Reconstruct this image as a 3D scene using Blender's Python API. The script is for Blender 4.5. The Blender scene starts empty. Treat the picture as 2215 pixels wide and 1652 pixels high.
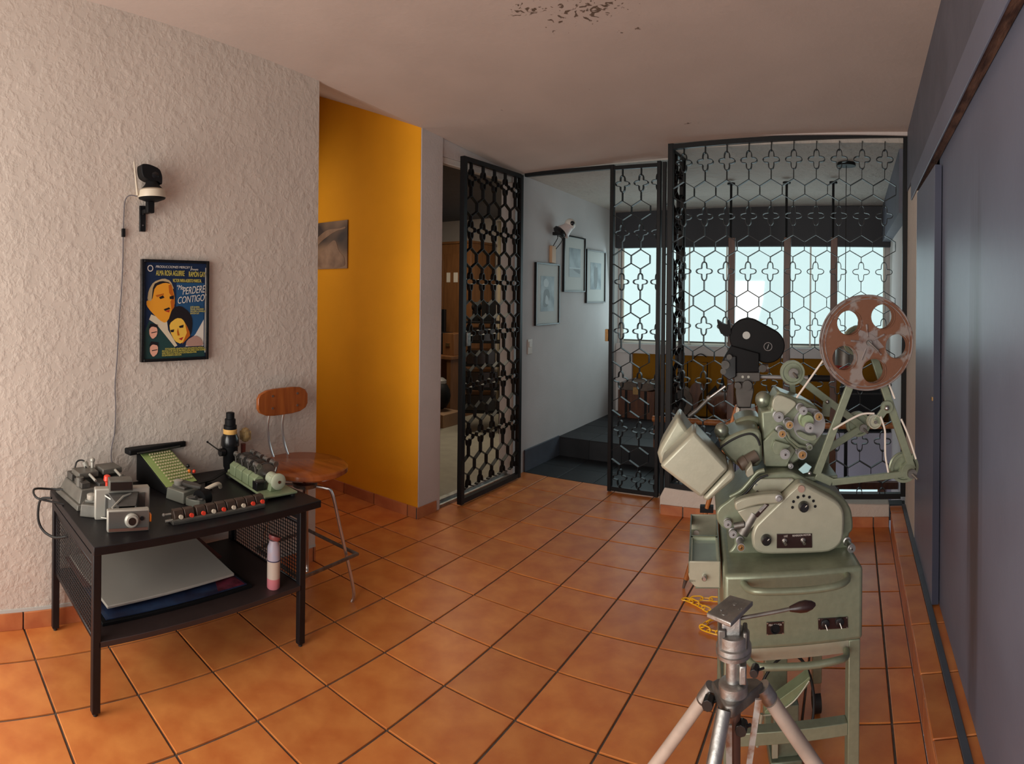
import bpy, math, random, json
from mathutils import Vector, Matrix, geometry, noise
random.seed(7)
D = json.loads('''{"cover": [[-0.3033, 0.8924], [-0.2943, 0.9067], [-0.1811, 1.0123], [-0.1681, 1.0172], [-0.1551, 1.0148], [-0.068, 0.9658], [-0.0488, 0.9497], [-0.0371, 0.9303], [-0.0342, 0.9021], [-0.0364, 0.8502], [-0.0458, 0.8306], [-0.0629, 0.8172], [-0.0856, 0.8098], [-0.1719, 0.8121], [-0.2715, 0.8151], [-0.2935, 0.8231], [-0.3065, 0.8398], [-0.3093, 0.8689]], "body": [[-0.3785, 0.7943], [-0.36, 0.8164], [-0.3545, 0.8275], [-0.3585, 0.8611], [-0.3904, 0.8726], [-0.4085, 0.895], [-0.4114, 0.9211], [-0.3985, 0.9397], [-0.3725, 0.9582], [-0.354, 0.9748], [-0.3317, 0.9951], [-0.2982, 1.0207], [-0.2682, 1.0313], [-0.1925, 1.0405], [-0.1309, 1.0078], [-0.0568, 0.9735], [-0.0172, 0.9402], [-0.0011, 0.9122], [0.0051, 0.8771], [0.0054, 0.8502], [-0.0084, 0.8361], [-0.008, 0.7862], [-0.0118, 0.7751]], "inspect": [[-0.299, 1.007], [-0.2804, 1.0215], [-0.1862, 1.0207], [-0.1786, 1.0159], [-0.2124, 0.9842], [-0.2274, 0.9754], [-0.2575, 0.9763], [-0.295, 0.9846], [-0.3045, 0.9941]], "banana": [[-0.3614, 0.9746], [-0.3362, 0.9869], [-0.2857, 0.995], [-0.2347, 0.9971], [-0.22, 0.9876], [-0.2199, 0.9731], [-0.2344, 0.9682], [-0.2854, 0.9679], [-0.3215, 0.9597], [-0.3521, 0.9476], [-0.3594, 0.9584]], "gusset": [[-0.3505, 0.9387], [-0.3195, 0.951], [-0.2607, 0.9587], [-0.2237, 0.9611], [-0.2678, 0.9223], [-0.3152, 0.8833], [-0.3225, 0.8853], [-0.3264, 0.9055]], "nameplate": [[-0.302, 0.9276], [-0.2676, 0.963], [-0.2584, 0.9562], [-0.2917, 0.9208]], "nameplate_in": [[-0.2906, 0.9425], [-0.2715, 0.9609], [-0.2641, 0.9563], [-0.284, 0.9358]], "head": [[-0.2732, 1.2072], [-0.244, 1.2107], [-0.2364, 1.2417], [-0.221, 1.2706], [-0.1618, 1.2464], [-0.1379, 1.24], [-0.1019, 1.2196], [-0.0776, 1.1914], [-0.0713, 1.1598], [-0.081, 1.1248], [-0.1048, 1.0943], [-0.1561, 1.0532], [-0.1835, 1.0327], [-0.258, 1.0374], [-0.2627, 1.0445], [-0.2685, 1.1181]], "headlow": [[-0.2681, 1.1198], [-0.2336, 1.1538], [-0.1983, 1.1261], [-0.1667, 1.0885], [-0.186, 1.0582], [-0.1936, 1.0399], [-0.2596, 1.0428], [-0.2636, 1.0506]], "headtop": [[-0.2439, 1.2213], [-0.2383, 1.25], [-0.221, 1.2633], [-0.17, 1.2413], [-0.166, 1.2296], [-0.2009, 1.1955], [-0.2086, 1.1918]], "lamp1": [[-0.4782, 1.1781], [-0.5754, 1.0771], [-0.455, 0.988], [-0.3774, 1.0718]], "lamp1lid": [[-0.3757, 1.0696], [-0.3584, 1.0613], [-0.3611, 1.042], [-0.4356, 0.9782], [-0.4536, 0.9856]], "lamp2": [[-0.5287, 1.1889], [-0.5825, 1.0961], [-0.5921, 1.0725], [-0.5839, 1.0415], [-0.5053, 0.981], [-0.4363, 1.0985], [-0.4912, 1.1369]], "arch": [[-0.4048, 1.1111], [-0.3766, 1.1376], [-0.3387, 1.1545], [-0.3045, 1.1619], [-0.2815, 1.1559], [-0.2737, 1.1406], [-0.2709, 1.0473], [-0.3377, 1.0426], [-0.353, 1.0541], [-0.376, 1.0731]], "archline": [[-0.4011, 1.1048], [-0.3729, 1.1236], [-0.3389, 1.1405], [-0.3086, 1.1467], [-0.2894, 1.1344], [-0.2796, 1.1115]], "dome2": [[-0.3503, 1.1397], [-0.3464, 1.16], [-0.3221, 1.17], [-0.2935, 1.1739], [-0.2648, 1.1675], [-0.2583, 1.1348]], "latch": [[-0.3244, 1.053], [-0.3079, 1.0731], [-0.3009, 1.0416], [-0.3186, 1.0308], [-0.3261, 1.0401]], "link1": [[-0.3718, 0.9741], [-0.3405, 0.9904], [-0.3185, 1.0123], [-0.3038, 1.0305], [-0.2891, 1.0451], [-0.2705, 1.0502]], "link2": [[-0.3545, 0.9614], [-0.3248, 0.9796], [-0.299, 1.0089], [-0.2804, 1.0252], [-0.258, 1.0322]], "strip": [[-0.1946, 1.1472], [-0.1866, 1.1277], [-0.159, 1.1037], [-0.1235, 1.0948]], "strip2": [[-0.2023, 1.1397], [-0.1904, 1.1201], [-0.1668, 1.0982], [-0.1312, 1.0776]], "shoe": [[-0.1677, 1.148], [-0.156, 1.1515], [-0.1266, 1.1371], [-0.107, 1.1403], [-0.1049, 1.1267], [-0.1186, 1.1195], [-0.1461, 1.1281], [-0.1617, 1.1382]], "guide": [[-0.2432, 1.1013], [-0.2358, 1.1259], [-0.2165, 1.1198], [-0.1972, 1.1136], [-0.1855, 1.1094], [-0.1932, 1.102], [-0.2163, 1.095], [-0.22, 1.0798], [-0.2354, 1.084]], "tape": [[-0.1625, 1.0375], [-0.1394, 1.0576], [-0.1218, 1.0454], [-0.1333, 1.0287], [-0.1488, 1.0255]], "crank": [[-0.4969, 1.1713], [-0.4707, 1.1919], [-0.4325, 1.2308], [-0.38, 1.2697]], "roll": [[-0.223, 1.1961, 0.0155, "l", 0.165, 0.2], [-0.1937, 1.1772, 0.013, "b", 0.14, 0.2], [-0.1538, 1.2204, 0.0131, "l", 0.13, 0.2], [-0.1048, 1.1994, 0.0139, "b", 0.14, 0.2], [-0.1379, 1.1735, 0.0145, "l", 0.11, 0.2], [-0.2169, 1.1533, 0.0128, "b", 0.13, 0.2], [-0.1539, 1.0863, 0.0146, "b", 0.14, 0.2], [-0.2063, 1.0898, 0.0153, "l", 0.14, 0.2], [-0.3767, 0.8939, 0.0119, "l", 0.118, 0.14], [-0.3612, 0.8666, 0.0118, "l", 0.112, 0.14], [-0.34, 0.8411, 0.0116, "b", 0.08, 0.14], [-0.0148, 0.8196, 0.0131, "s", 0.08, 0.14], [-0.1842, 1.045, 0.0085, "s", 0.17, 0.2], [-0.1253, 1.0993, 0.0094, "g", 0.175, 0.2]], "disc": [-0.1246, 1.1669, 0.0506], "balls": [[-0.2592, 1.2301, 0.026, 0.28], [-0.3946, 1.1498, 0.0223, 0.2]], "dots": [[-0.1909, 0.9493, 0.0041], [-0.1881, 0.966, 0.0041], [-0.1752, 0.9779, 0.0041], [-0.1585, 0.9812, 0.0041], [-0.1413, 0.9767, 0.0041], [-0.1292, 0.965, 0.0041], [-0.1238, 0.9489, 0.0041]], "knobs": [[-0.1588, 0.9513, 0.0156], [-0.2675, 0.8601, 0.0153]], "stud": [-0.1657, 1.0024, 0.0101], "swplate": [[-0.2363, 0.8746], [-0.1332, 0.8707], [-0.1321, 0.8295], [-0.236, 0.8338]], "toggles": [[-0.2137, 0.8548, 0.0074], [-0.1593, 0.8537, 0.0074]], "pivot": [-0.2345, 0.985, 0.0102], "barrel": [[-0.3328, 1.0586], [-0.2685, 1.0917], 0.021], "arm1": [[[0.0515, 1.4345], [-0.1072, 1.0219], 0.0241], [[-0.1092, 1.0201], [-0.059, 0.9959], 0.0247], [[-0.059, 0.9959], [0.1906, 1.005], 0.0202], [[0.0558, 1.4185], [0.2014, 1.0163], 0.0241]], "arm2": [[[-0.1609, 1.3093], [0.0845, 1.1222], 0.0236], [[0.0845, 1.1222], [-0.0481, 1.0466], 0.0226], [[-0.1609, 1.3093], [-0.1537, 1.2201], 0.0189], [[-0.0395, 1.2111], [-0.0447, 1.162], 0.0264]], "arm3": [[[0.1108, 1.2204], [0.0757, 1.1763], 0.0231]], "bolts": [[0.1076, 1.2192, 0.0084, 0.13], [-0.0416, 1.2129, 0.007, 0.31], [-0.1665, 1.3179, 0.0159, 0.27], [0.0745, 1.1269, 0.0134, 0.3], [0.1818, 1.0181, 0.0146, 0.12], [-0.1328, 1.0328, 0.0063, 0.13]], "pul": [[-0.1642, 1.3159, 0.039, 0.285], [0.0718, 1.1296, 0.0418, 0.34], [0.1798, 1.0196, 0.0472, 0.175], [0.0452, 1.4193, 0.0487, 0.25], [0.0709, 1.1776, 0.0217, 0.145]], "belts": [[[-0.1739, 1.2589], [-0.0886, 1.377]], [[-0.0609, 1.1603], [-0.009, 1.1882], [0.0314, 1.2041], [0.0683, 1.2036]], [[0.0891, 1.1935], [0.1028, 1.1531], [0.1043, 1.1173], [0.106, 1.0695], [0.1156, 1.0191]], [[0.1154, 1.2936], [0.1347, 1.247]], [[0.1564, 1.1819], [0.1824, 1.1239], [0.2067, 1.0535]]], "reel": [0.0341, 1.4256, 0.1411], "reelh": [[-0.0257, 1.4853, 0.0364], [0.079, 1.5035, 0.0374], [0.1248, 1.4134, 0.0382], [0.0525, 1.3401, 0.0372], [-0.0385, 1.3815, 0.0361]], "h1": [[-0.3383, 0.776], [-0.0481, 0.7803], [-0.3035, 0.7802], [-0.2295, 0.779], [-0.1546, 0.7786], [-0.0886, 0.7814]], "h2": [[-0.3276, 0.5763], [-0.0489, 0.5706], [-0.2955, 0.5813], [-0.2277, 0.5793], [-0.1528, 0.5774], [-0.0868, 0.5797]], "pl1": [[-0.2738, 0.6687], [-0.2264, 0.6685], [-0.2261, 0.6355], [-0.2735, 0.6345]], "pl2": [[-0.1305, 0.6686], [-0.0457, 0.6647], [-0.0441, 0.6334], [-0.1289, 0.6377]], "ped": [[-0.1502, 0.2078], [-0.1728, 0.1798], [-0.1558, 0.3209], [-0.1056, 0.173], [-0.1888, 0.2711], [-0.11, 0.3242]], "TP": [-0.2203, 1.1287, 0.1928], "tplate": [[-0.0478, -0.0169], [-0.0045, 0.0539], [0.0414, 0.029], [-0.0017, -0.0499], 0.9703], "trip": {"k": 0.0002, "neck": [0.0045, 0.9219], "drumT": [0.0045, 0.9219], "drumB": [0.0048, 0.8976], "ringB": [0.0049, 0.8815], "colT": [0.0049, 0.8815], "colB": [0.0033, 0.835], "flT": [0.0044, 0.833], "flB": [0.0056, 0.8108], "spT": [0.0056, 0.8108], "spB": [-0.0104, 0.7823], "legL": [[-0.0377, 0.8029], [-0.0944, 0.7111]], "legF": [[-0.013, 0.8026], [-0.0211, 0.7692]], "legR": [[0.0592, 0.8036], [0.1254, 0.6966]], "colr": [[0.0112, 0.7654], [0.0113, 0.6386]], "strut": [[0.0514, 0.8059], [0.0356, 0.7157]], "strut2": [[-0.0041, 0.7581], [-0.0033, 0.677]], "h0": [0.0346, 0.9523], "h1": [0.1139, 0.9637], "g0": [0.1118, 0.9638], "g1": [0.161, 0.9674], "kn1": [-0.0449, 0.7903], "kn2": [0.0415, 0.8643], "kn3": [0.0183, 0.7442], "cl": [0.0254, 0.8573]}, "CP": [-0.553, 3.1519, 0.1737], "mag": [[0.0104, 1.3466, 0.0984], [0.1129, 1.3004, 0.0904]], "magc": [[0.0015, 1.3554, 0.0199], [0.1151, 1.2973, 0.0231]], "hood": [[-0.1524, 1.4345], [-0.1233, 1.4149], [-0.0988, 1.4063], [-0.099, 1.4306], [-0.0857, 1.4352], [-0.0784, 1.3643], [-0.096, 1.3464], [-0.1317, 1.3637], [-0.1453, 1.3946]], "cbody": [[-0.0778, 1.3023], [0.0688, 1.2638], [0.0697, 1.1663], [-0.0588, 1.1607], [-0.0764, 1.1471], [-0.1298, 1.1597], [-0.1215, 1.2264], [-0.1041, 1.2576]], "cbody2": [[-0.1084, 1.2443], [-0.0507, 1.2494], [-0.0497, 1.143], [-0.0851, 1.1249], [-0.1253, 1.1553], [-0.1256, 1.1908]], "cplate": [[-0.0655, 1.1628], [0.0742, 1.1641], [0.0746, 1.1198], [0.0348, 1.1128], [-0.0583, 1.1119]], "cgear": [[-0.0495, 1.112], [0.0347, 1.1173], [0.0441, 1.0642], [0.0271, 0.9799], [-0.0438, 0.9792], [-0.0534, 1.0588]], "cgw": [[0.0082, 1.1001, 0.0253], [-0.0399, 1.0981, 0.0175], [0.0865, 1.1877, 0.0198]], "cbar": [[0.07, 1.1375], [0.3462, 1.1332], [0.4407, 1.1302]], "cbase": [[-0.0482, 0.9791], [0.0493, 0.9801], [0.0538, 0.9668], [-0.0525, 0.9658]], "cfoot": [-0.3216, 0.0167], "cleg": [[-0.0803, 1.0009], [-0.0572, 0.9923], [0.0626, 0.9801]], "chain": [[[-0.8126, 2.9885], [-0.7285, 3.0122], [-0.6339, 3.0215]], [[-0.8078, 2.9802], [-0.7489, 2.9496], [-0.6861, 2.907], [-0.6142, 2.8765]], [[-0.6193, 2.8581], [-0.6682, 2.7953], [-0.6734, 2.7529], [-0.6378, 2.7343], [-0.5683, 2.7162]]], "cam": {"f": 1310.26979, "cx": 1107.5, "cy": 633.31711, "H": 1.56453, "M": [[0.84682, 0.53179, 0.01], [-0.53181, 0.84686, 0.0], [-0.00847, -0.00532, 0.99995]]}}''')
SC = bpy.context.scene
COL = SC.collection
PI = math.pi

# ---------------------------------------------------------------- camera (the photograph is a phone panorama: a cylinder)
K = D['cam']; F, CX, CY, CAMH = K['f'], K['cx'], K['cy'], K['H']
cd = bpy.data.cameras.new('camera'); cam = bpy.data.objects.new('camera', cd); COL.objects.link(cam)
cd.type = 'PANO'; cd.panorama_type = 'CENTRAL_CYLINDRICAL'
cd.central_cylindrical_range_u_min = -CX / F; cd.central_cylindrical_range_u_max = (2215 - CX) / F
cd.central_cylindrical_range_v_min = (CY - 1652) / F; cd.central_cylindrical_range_v_max = CY / F
cd.clip_start = 0.05; cd.clip_end = 60
r_, f_, u_ = (Vector(v) for v in K['M'])
m3 = Matrix((r_, u_, -f_)).transposed()
cam.matrix_world = Matrix.Translation((0, 0, CAMH)) @ m3.to_4x4()
SC.camera = cam

# ---------------------------------------------------------------- world, lights, exposure
w = bpy.data.worlds.new('sky'); SC.world = w; w.use_nodes = True
w.node_tree.nodes['Background'].inputs[0].default_value = (.75, .87, 1, 1)
w.node_tree.nodes['Background'].inputs[1].default_value = 1.0
def area(name, loc, target, sx, sy, power, color):
    l = bpy.data.lights.new(name, 'AREA'); l.shape = 'RECTANGLE'; l.size = sx; l.size_y = sy; l.energy = power; l.color = color
    o = bpy.data.objects.new(name, l); COL.objects.link(o); o.location = loc
    o.rotation_euler = (Vector(target) - Vector(loc)).to_track_quat('-Z', 'Y').to_euler()
    return o
area('daylight_rear_opening', (-1.2, -1.75, 1.35), (-1.2, 3, 1.2), 2.6, 2.3, 92, (1, .93, .84))
area('daylight_side_opening', (-2.1, -1.2, 1.2), (-2.5, 1.4, 1.0), .9, 1.8, 21, (1, .95, .84))
area('daylight_inner_window', (-1.2, 6.45, 1.55), (-1.2, 4, 1.0), 3.0, 1.1, 12, (.72, .93, 1))
area('office_fill_light', (-4.0, 5.2, 2.5), (-4.1, 5.6, 0), .9, .9, 25, (1, .86, .64))  # fill light added to brighten the office, no real fitting behind it
area('recess_fill_light', (-3.95, 2.62, 1.7), (-3.0, 3.16, 1.5), .6, 1.9, 4.2, (1, .92, .82))  # hidden fill added at the recess end to brighten the yellow wall
area('stairwell_daylight', (-.6, 5.4, -1.0), (-.2, 6.2, -.6), .8, .6, 4.5, (.8, .85, 1))
SC.view_settings.view_transform = 'Standard'; SC.view_settings.look = 'None'
SC.view_settings.gamma = 1; SC.view_settings.exposure = -0.08
SC.view_settings.use_curve_mapping = False
SC.cycles.max_bounces = 7; SC.cycles.diffuse_bounces = 4; SC.cycles.glossy_bounces = 3

# ---------------------------------------------------------------- materials
MATS = {}
def mat(name, col, rough=.5, metal=0, var=0, vscale=8, col2=None, bump=0, bscale=40, spec=.5, rnd=0, emit=None, trans=0, detail=4, bdist=.01, bstretch=None, mask=None):
    if name in MATS: return MATS[name]
    m = bpy.data.materials.new(name); m.use_nodes = True; MATS[name] = m
    nt = m.node_tree; N = nt.nodes; L = nt.links; b = N['Principled BSDF']
    b.inputs['Base Color'].default_value = (*col, 1); b.inputs['Roughness'].default_value = rough; b.inputs['Metallic'].default_value = metal
    b.inputs['Specular IOR Level'].default_value = spec
    if trans: b.inputs['Transmission Weight'].default_value = trans
    tc = N.new('ShaderNodeTexCoord'); src = tc.outputs['Object']
    if bstretch:
        mp = N.new('ShaderNodeMapping'); mp.inputs['Scale'].default_value = bstretch; L.new(src, mp.inputs[0]); src = mp.outputs[0]
    colsock = None
    if var or col2:
        n = N.new('ShaderNodeTexNoise'); n.inputs['Scale'].default_value = vscale; n.inputs['Detail'].default_value = detail; L.new(src, n.inputs['Vector'])
        r = N.new('ShaderNodeValToRGB'); L.new(n.outputs[0], r.inputs[0])
        c2 = col2 or tuple(c * (1 - var) for c in col)
        lo, hi = mask or (.35, .65)
        r.color_ramp.elements[0].position = lo; r.color_ramp.elements[1].position = hi
        r.color_ramp.elements[0].color = (*c2, 1); r.color_ramp.elements[1].color = (*col, 1)
        colsock = r.outputs[0]
    if rnd:
        oi = N.new('ShaderNodeObjectInfo'); h = N.new('ShaderNodeHueSaturation')
        mr = N.new('ShaderNodeMapRange'); mr.inputs[3].default_value = 1 - rnd; mr.inputs[4].default_value = 1 + rnd
        L.new(oi.outputs['Random'], mr.inputs[0]); L.new(mr.outputs[0], h.inputs['Value'])
        if colsock: L.new(colsock, h.inputs['Color'])
        else: h.inputs['Color'].default_value = (*col, 1)
        colsock = h.outputs[0]
    if colsock: L.new(colsock, b.inputs['Base Color'])
    if bump:
        n2 = N.new('ShaderNodeTexNoise'); n2.inputs['Scale'].default_value = bscale; n2.inputs['Detail'].default_value = 5; L.new(src, n2.inputs['Vector'])
        bp = N.new('ShaderNodeBump'); bp.inputs['Strength'].default_value = bump; bp.inputs['Distance'].default_value = bdist
        L.new(n2.outputs[0], bp.inputs['Height']); L.new(bp.outputs[0], b.inputs['Normal'])
    if emit:
        b.inputs['Emission Color'].default_value = (*emit[:3], 1); b.inputs['Emission Strength'].default_value = emit[3]
    return m
def stucco(name, col, strength, scale, dist, stain=None):
    m = mat(name, col, .85, var=.06, vscale=3, spec=.2); nt = m.node_tree; N = nt.nodes; L = nt.links; b = N['Principled BSDF']
    tc = N.new('ShaderNodeTexCoord')
    n1 = N.new('ShaderNodeTexNoise'); n1.inputs['Scale'].default_value = scale; n1.inputs['Detail'].default_value = 6; n1.inputs['Roughness'].default_value = .55; n1.inputs['Distortion'].default_value = .25
    n2 = N.new('ShaderNodeTexNoise'); n2.inputs['Scale'].default_value = scale * .28; n2.inputs['Detail'].default_value = 3
    L.new(tc.outputs['Object'], n1.inputs['Vector']); L.new(tc.outputs['Object'], n2.inputs['Vector'])
    r = N.new('ShaderNodeValToRGB'); r.color_ramp.elements[0].position = .43; r.color_ramp.elements[1].position = .74; L.new(n1.outputs[0], r.inputs[0])
    mx = N.new('ShaderNodeMath'); mx.operation = 'MULTIPLY_ADD'; mx.inputs[1].default_value = .8; L.new(r.outputs[0], mx.inputs[0]); L.new(n2.outputs[0], mx.inputs[2])
    bp = N.new('ShaderNodeBump'); bp.inputs['Strength'].default_value = strength; bp.inputs['Distance'].default_value = dist
    L.new(mx.outputs[0], bp.inputs['Height']); L.new(bp.outputs[0], b.inputs['Normal'])
    if stain:
        prev = b.inputs['Base Color'].links[0].from_socket
        base = prev
        for (cx, cy, rx, ry, thr) in stain:
            mp = N.new('ShaderNodeMapping'); mp.vector_type = 'POINT'
            mp.inputs['Location'].default_value = (-cx / rx, -cy / ry, 0); mp.inputs['Scale'].default_value = (1 / rx, 1 / ry, 0)
            L.new(tc.outputs['Object'], mp.inputs[0])
            ln = N.new('ShaderNodeVectorMath'); ln.operation = 'LENGTH'; L.new(mp.outputs[0], ln.inputs[0])
            nn = N.new('ShaderNodeTexNoise'); nn.inputs['Scale'].default_value = 24; nn.inputs['Detail'].default_value = 6; nn.inputs['Distortion'].default_value = 1.5; L.new(tc.outputs['Object'], nn.inputs['Vector'])
            sb = N.new('ShaderNodeMath'); sb.operation = 'MULTIPLY_ADD'; sb.inputs[1].default_value = -.3; L.new(ln.outputs['Value'], sb.inputs[0]); L.new(nn.outputs[0], sb.inputs[2])
            rp = N.new('ShaderNodeValToRGB'); rp.color_ramp.elements[0].position = thr; rp.color_ramp.elements[1].position = thr + .035; L.new(sb.outputs[0], rp.inputs[0])
            mix = N.new('ShaderNodeMix'); mix.data_type = 'RGBA'; L.new(rp.outputs[0], mix.inputs['Factor']); L.new(base, mix.inputs['A']); mix.inputs['B'].default_value = (.16, .11, .08, 1)
            base = mix.outputs['Result']
        L.new(base, b.inputs['Base Color'])
    return m
M = {}
M['wall'] = stucco('white_stucco', (.66, .575, .50), .30, 27, .013)
M['wallsm'] = stucco('painted_plaster', (.62, .55, .52), .25, 60, .004)
M['ceil'] = stucco('ceiling_plaster', (.60, .49, .43), .12, 30, .006, stain=[(-1.13, 2.40, .46, .20, .47), (-1.36, 2.30, .18, .12, .47), (-1.0, 2.62, .3, .05, .56), (-1.06, 3.80, .14, .05, .53), (-1.45, 3.12, .10, .12, .57), (-2.07, 3.19, .12, .05, .56)])
M['ceil2'] = stucco('inner_ceiling_plaster', (.52, .47, .42), .5, 14, .02)
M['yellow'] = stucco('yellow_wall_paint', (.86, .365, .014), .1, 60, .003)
M['yellow_shade'] = stucco('shaded_yellow_wall_paint', (.27, .115, .006), .1, 60, .003)  # yellow paint darkened: the shade below the inner window is in the colour
M['greyw'] = stucco('inner_wall_paint', (.60, .57, .56), .15, 50, .003)
M['lilac'] = stucco('lilac_plaster', (.42, .40, .45), .15, 50, .003)
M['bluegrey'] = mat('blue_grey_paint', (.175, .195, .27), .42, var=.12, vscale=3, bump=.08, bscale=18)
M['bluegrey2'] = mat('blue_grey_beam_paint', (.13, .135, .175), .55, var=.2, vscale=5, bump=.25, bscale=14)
M['slate'] = mat('slate_paint', (.085, .095, .12), .5, var=.15)
M['darkbeam'] = mat('dark_beam_paint', (.028, .029, .036), .6)
M['terra'] = mat('terracotta_tile', (.74, .275, .072), .36, col2=(.55, .145, .036), vscale=7, bump=.12, bscale=30, rnd=.11, bdist=.004, detail=7, mask=(.3, .7))
M['terra2'] = mat('terracotta_skirting', (.56, .20, .075), .42, col2=(.44, .13, .05), vscale=9, bump=.15, bscale=30, rnd=.12, bdist=.004)
M['grout'] = mat('grout', (.13, .105, .085), .9, var=.3, vscale=30)
M['dtile'] = mat('dark_floor_tile', (.022, .023, .026), .5, var=.3, vscale=6, rnd=.2, spec=.3)
M['dgrout'] = mat('dark_grout', (.02, .02, .022), .9)
M['beige'] = mat('beige_floor', (.36, .33, .27), .6, var=.12)
M['iron'] = mat('black_iron', (.006, .006, .007), .45, var=.2, vscale=30, spec=.28)
M['blackm'] = mat('matte_black', (.007, .007, .008), .6, var=.2, spec=.22)
M['geard'] = mat('dark_gear_metal', (.12, .11, .10), .5, .6, var=.3)
M['blackg'] = mat('glossy_black', (.01, .01, .011), .22)
M['tablem'] = mat('black_table_lacquer', (.010, .009, .011), .45, var=.25, vscale=12, spec=.35)
M['wood'] = mat('varnished_wood', (.44, .125, .026), .2, col2=(.20, .045, .012), vscale=4, bstretch=(1, 7, 1), mask=(.25, .75), detail=6)
M['woodd'] = mat('dark_brown_wood', (.13, .045, .018), .4, col2=(.07, .022, .010), vscale=6, bstretch=(6, 6, 1))
M['woodo'] = mat('orange_wood', (.46, .17, .045), .45, col2=(.30, .09, .022), vscale=7, bstretch=(6, 6, 1))
M['woodc'] = mat('cabinet_wood', (.20, .085, .03), .5, col2=(.15, .06, .02), vscale=3, bstretch=(8, 8, 1))
M['rawwood'] = mat('raw_wood', (.17, .09, .055), .8, col2=(.05, .02, .012), vscale=9, bump=.5, bscale=30, bstretch=(4, 1, 4))
M['steel'] = mat('brushed_steel', (.55, .54, .52), .32, 1, var=.2, vscale=20)
M['alu'] = mat('cast_aluminium', (.50, .49, .47), .45, 1, var=.35, vscale=25, bump=.15, bscale=60)
M['alud'] = mat('worn_dark_aluminium', (.26, .24, .22), .5, .9, var=.4, vscale=30)
M['tube'] = mat('chrome_tube', (.62, .60, .58), .3, 1)
M['legtube'] = mat('painted_leg_tube', (.50, .39, .32), .5, .05, var=.25, vscale=14)
M['rust'] = mat('rusty_steel', (.24, .11, .06), .7, .3, col2=(.40, .36, .33), vscale=30, mask=(.45, .6))
M['green'] = mat('hammered_green_enamel', (.25, .275, .19), .34, .35, var=.10, vscale=60, bump=.10, bscale=130, bdist=.002)
M['greend'] = mat('dark_green_enamel', (.19, .215, .155), .35, .35, var=.15, vscale=60, bump=.1, bscale=120, bdist=.002)
M['creamg'] = mat('cream_green_enamel', (.40, .39, .295), .34, .25, var=.07, vscale=40, bump=.08, bscale=130, bdist=.002)
M['greyl'] = mat('lilac_grey_metal', (.36, .35, .35), .45, .4, var=.12)
M['brass'] = mat('brass', (.50, .30, .13), .35, .9, var=.2, vscale=40)
M['bake'] = mat('dark_bakelite', (.022, .008, .007), .3)
M['cord'] = mat('white_cord', (.68, .60, .52), .7)
M['reel'] = mat('rusted_reel_steel', (.22, .18, .16), .75, 0, col2=(.15, .060, .030), vscale=16, bump=.3, bscale=90, bdist=.002, mask=(.53, .60), detail=10)
M['reelg'] = mat('worn_reel_rim', (.21, .175, .165), .65, .1, col2=(.13, .06, .04), vscale=40, mask=(.35, .5))
M['brown'] = mat('brown_leatherette', (.11, .075, .055), .6, var=.3, vscale=20)
M['tray'] = mat('milky_glass', (.36, .46, .42), .12, 0, var=.12, vscale=12)
M['tape'] = mat('pale_blue_plastic', (.45, .66, .68), .4)
M['yplast'] = mat('yellow_plastic', (.95, .50, .01), .35)
M['white'] = mat('white_plastic', (.66, .60, .54), .4)
M['cream'] = mat('cream_plastic', (.62, .54, .42), .4)
M['grey'] = mat('grey_painted_metal', (.15, .142, .122), .45, .2, var=.2, vscale=25)
M['greyd'] = mat('dark_grey_metal', (.10, .095, .085), .5, .3, var=.3, vscale=25)
M['silver'] = mat('light_grey_plastic', (.48, .46, .40), .35, .3, var=.1)
M['camgrey'] = mat('camera_face_grey', (.12, .115, .105), .35, .2)
M['addgreen'] = mat('lime_enamel', (.36, .50, .17), .4, var=.1)
M['keys'] = mat('ivory_keys', (.62, .55, .33), .4)
M['red'] = mat('red_plastic', (.78, .06, .03), .35)
M['orange'] = mat('orange_plastic', (.85, .22, .02), .4)
M['lensy'] = mat('lens_yellow_ring', (.80, .46, .14), .4)
M['gold'] = mat('aged_brass_cloth', (.50, .34, .14), .6, var=.4, vscale=60)
M['syng'] = mat('sage_enamel', (.29, .36, .21), .4, .15, var=.1, vscale=40)
M['paper'] = mat('white_canvas_board', (.50, .46, .40), .8, var=.06, vscale=4)
M['blue'] = mat('dark_blue_cover', (.03, .06, .14), .4, var=.4, vscale=12, col2=(.02, .02, .05))
M['pink'] = mat('pink_print', (.62, .20, .23), .4)
M['mat_'] = mat('passe_partout', (.55, .56, .53), .7)
M['curt'] = mat('cream_curtain', (.50, .42, .30), .8, var=.1)
M['rubber'] = mat('black_rubber', (.012, .012, .012), .6)
M['blind'] = mat('backlit_roller_blind', (.75, .8, .8), .9, emit=(.56, .80, .81, .95))
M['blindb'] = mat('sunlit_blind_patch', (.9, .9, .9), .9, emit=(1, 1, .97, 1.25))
M['sep'] = mat('sepia_photo', (.30, .18, .10), .6, col2=(.035, .018, .012), vscale=2.6, detail=1.5, mask=(.42, .55))
M['gphoto'] = mat('grey_photo_print', (.34, .40, .42), .5, col2=(.16, .20, .22), vscale=7, detail=3)

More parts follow.
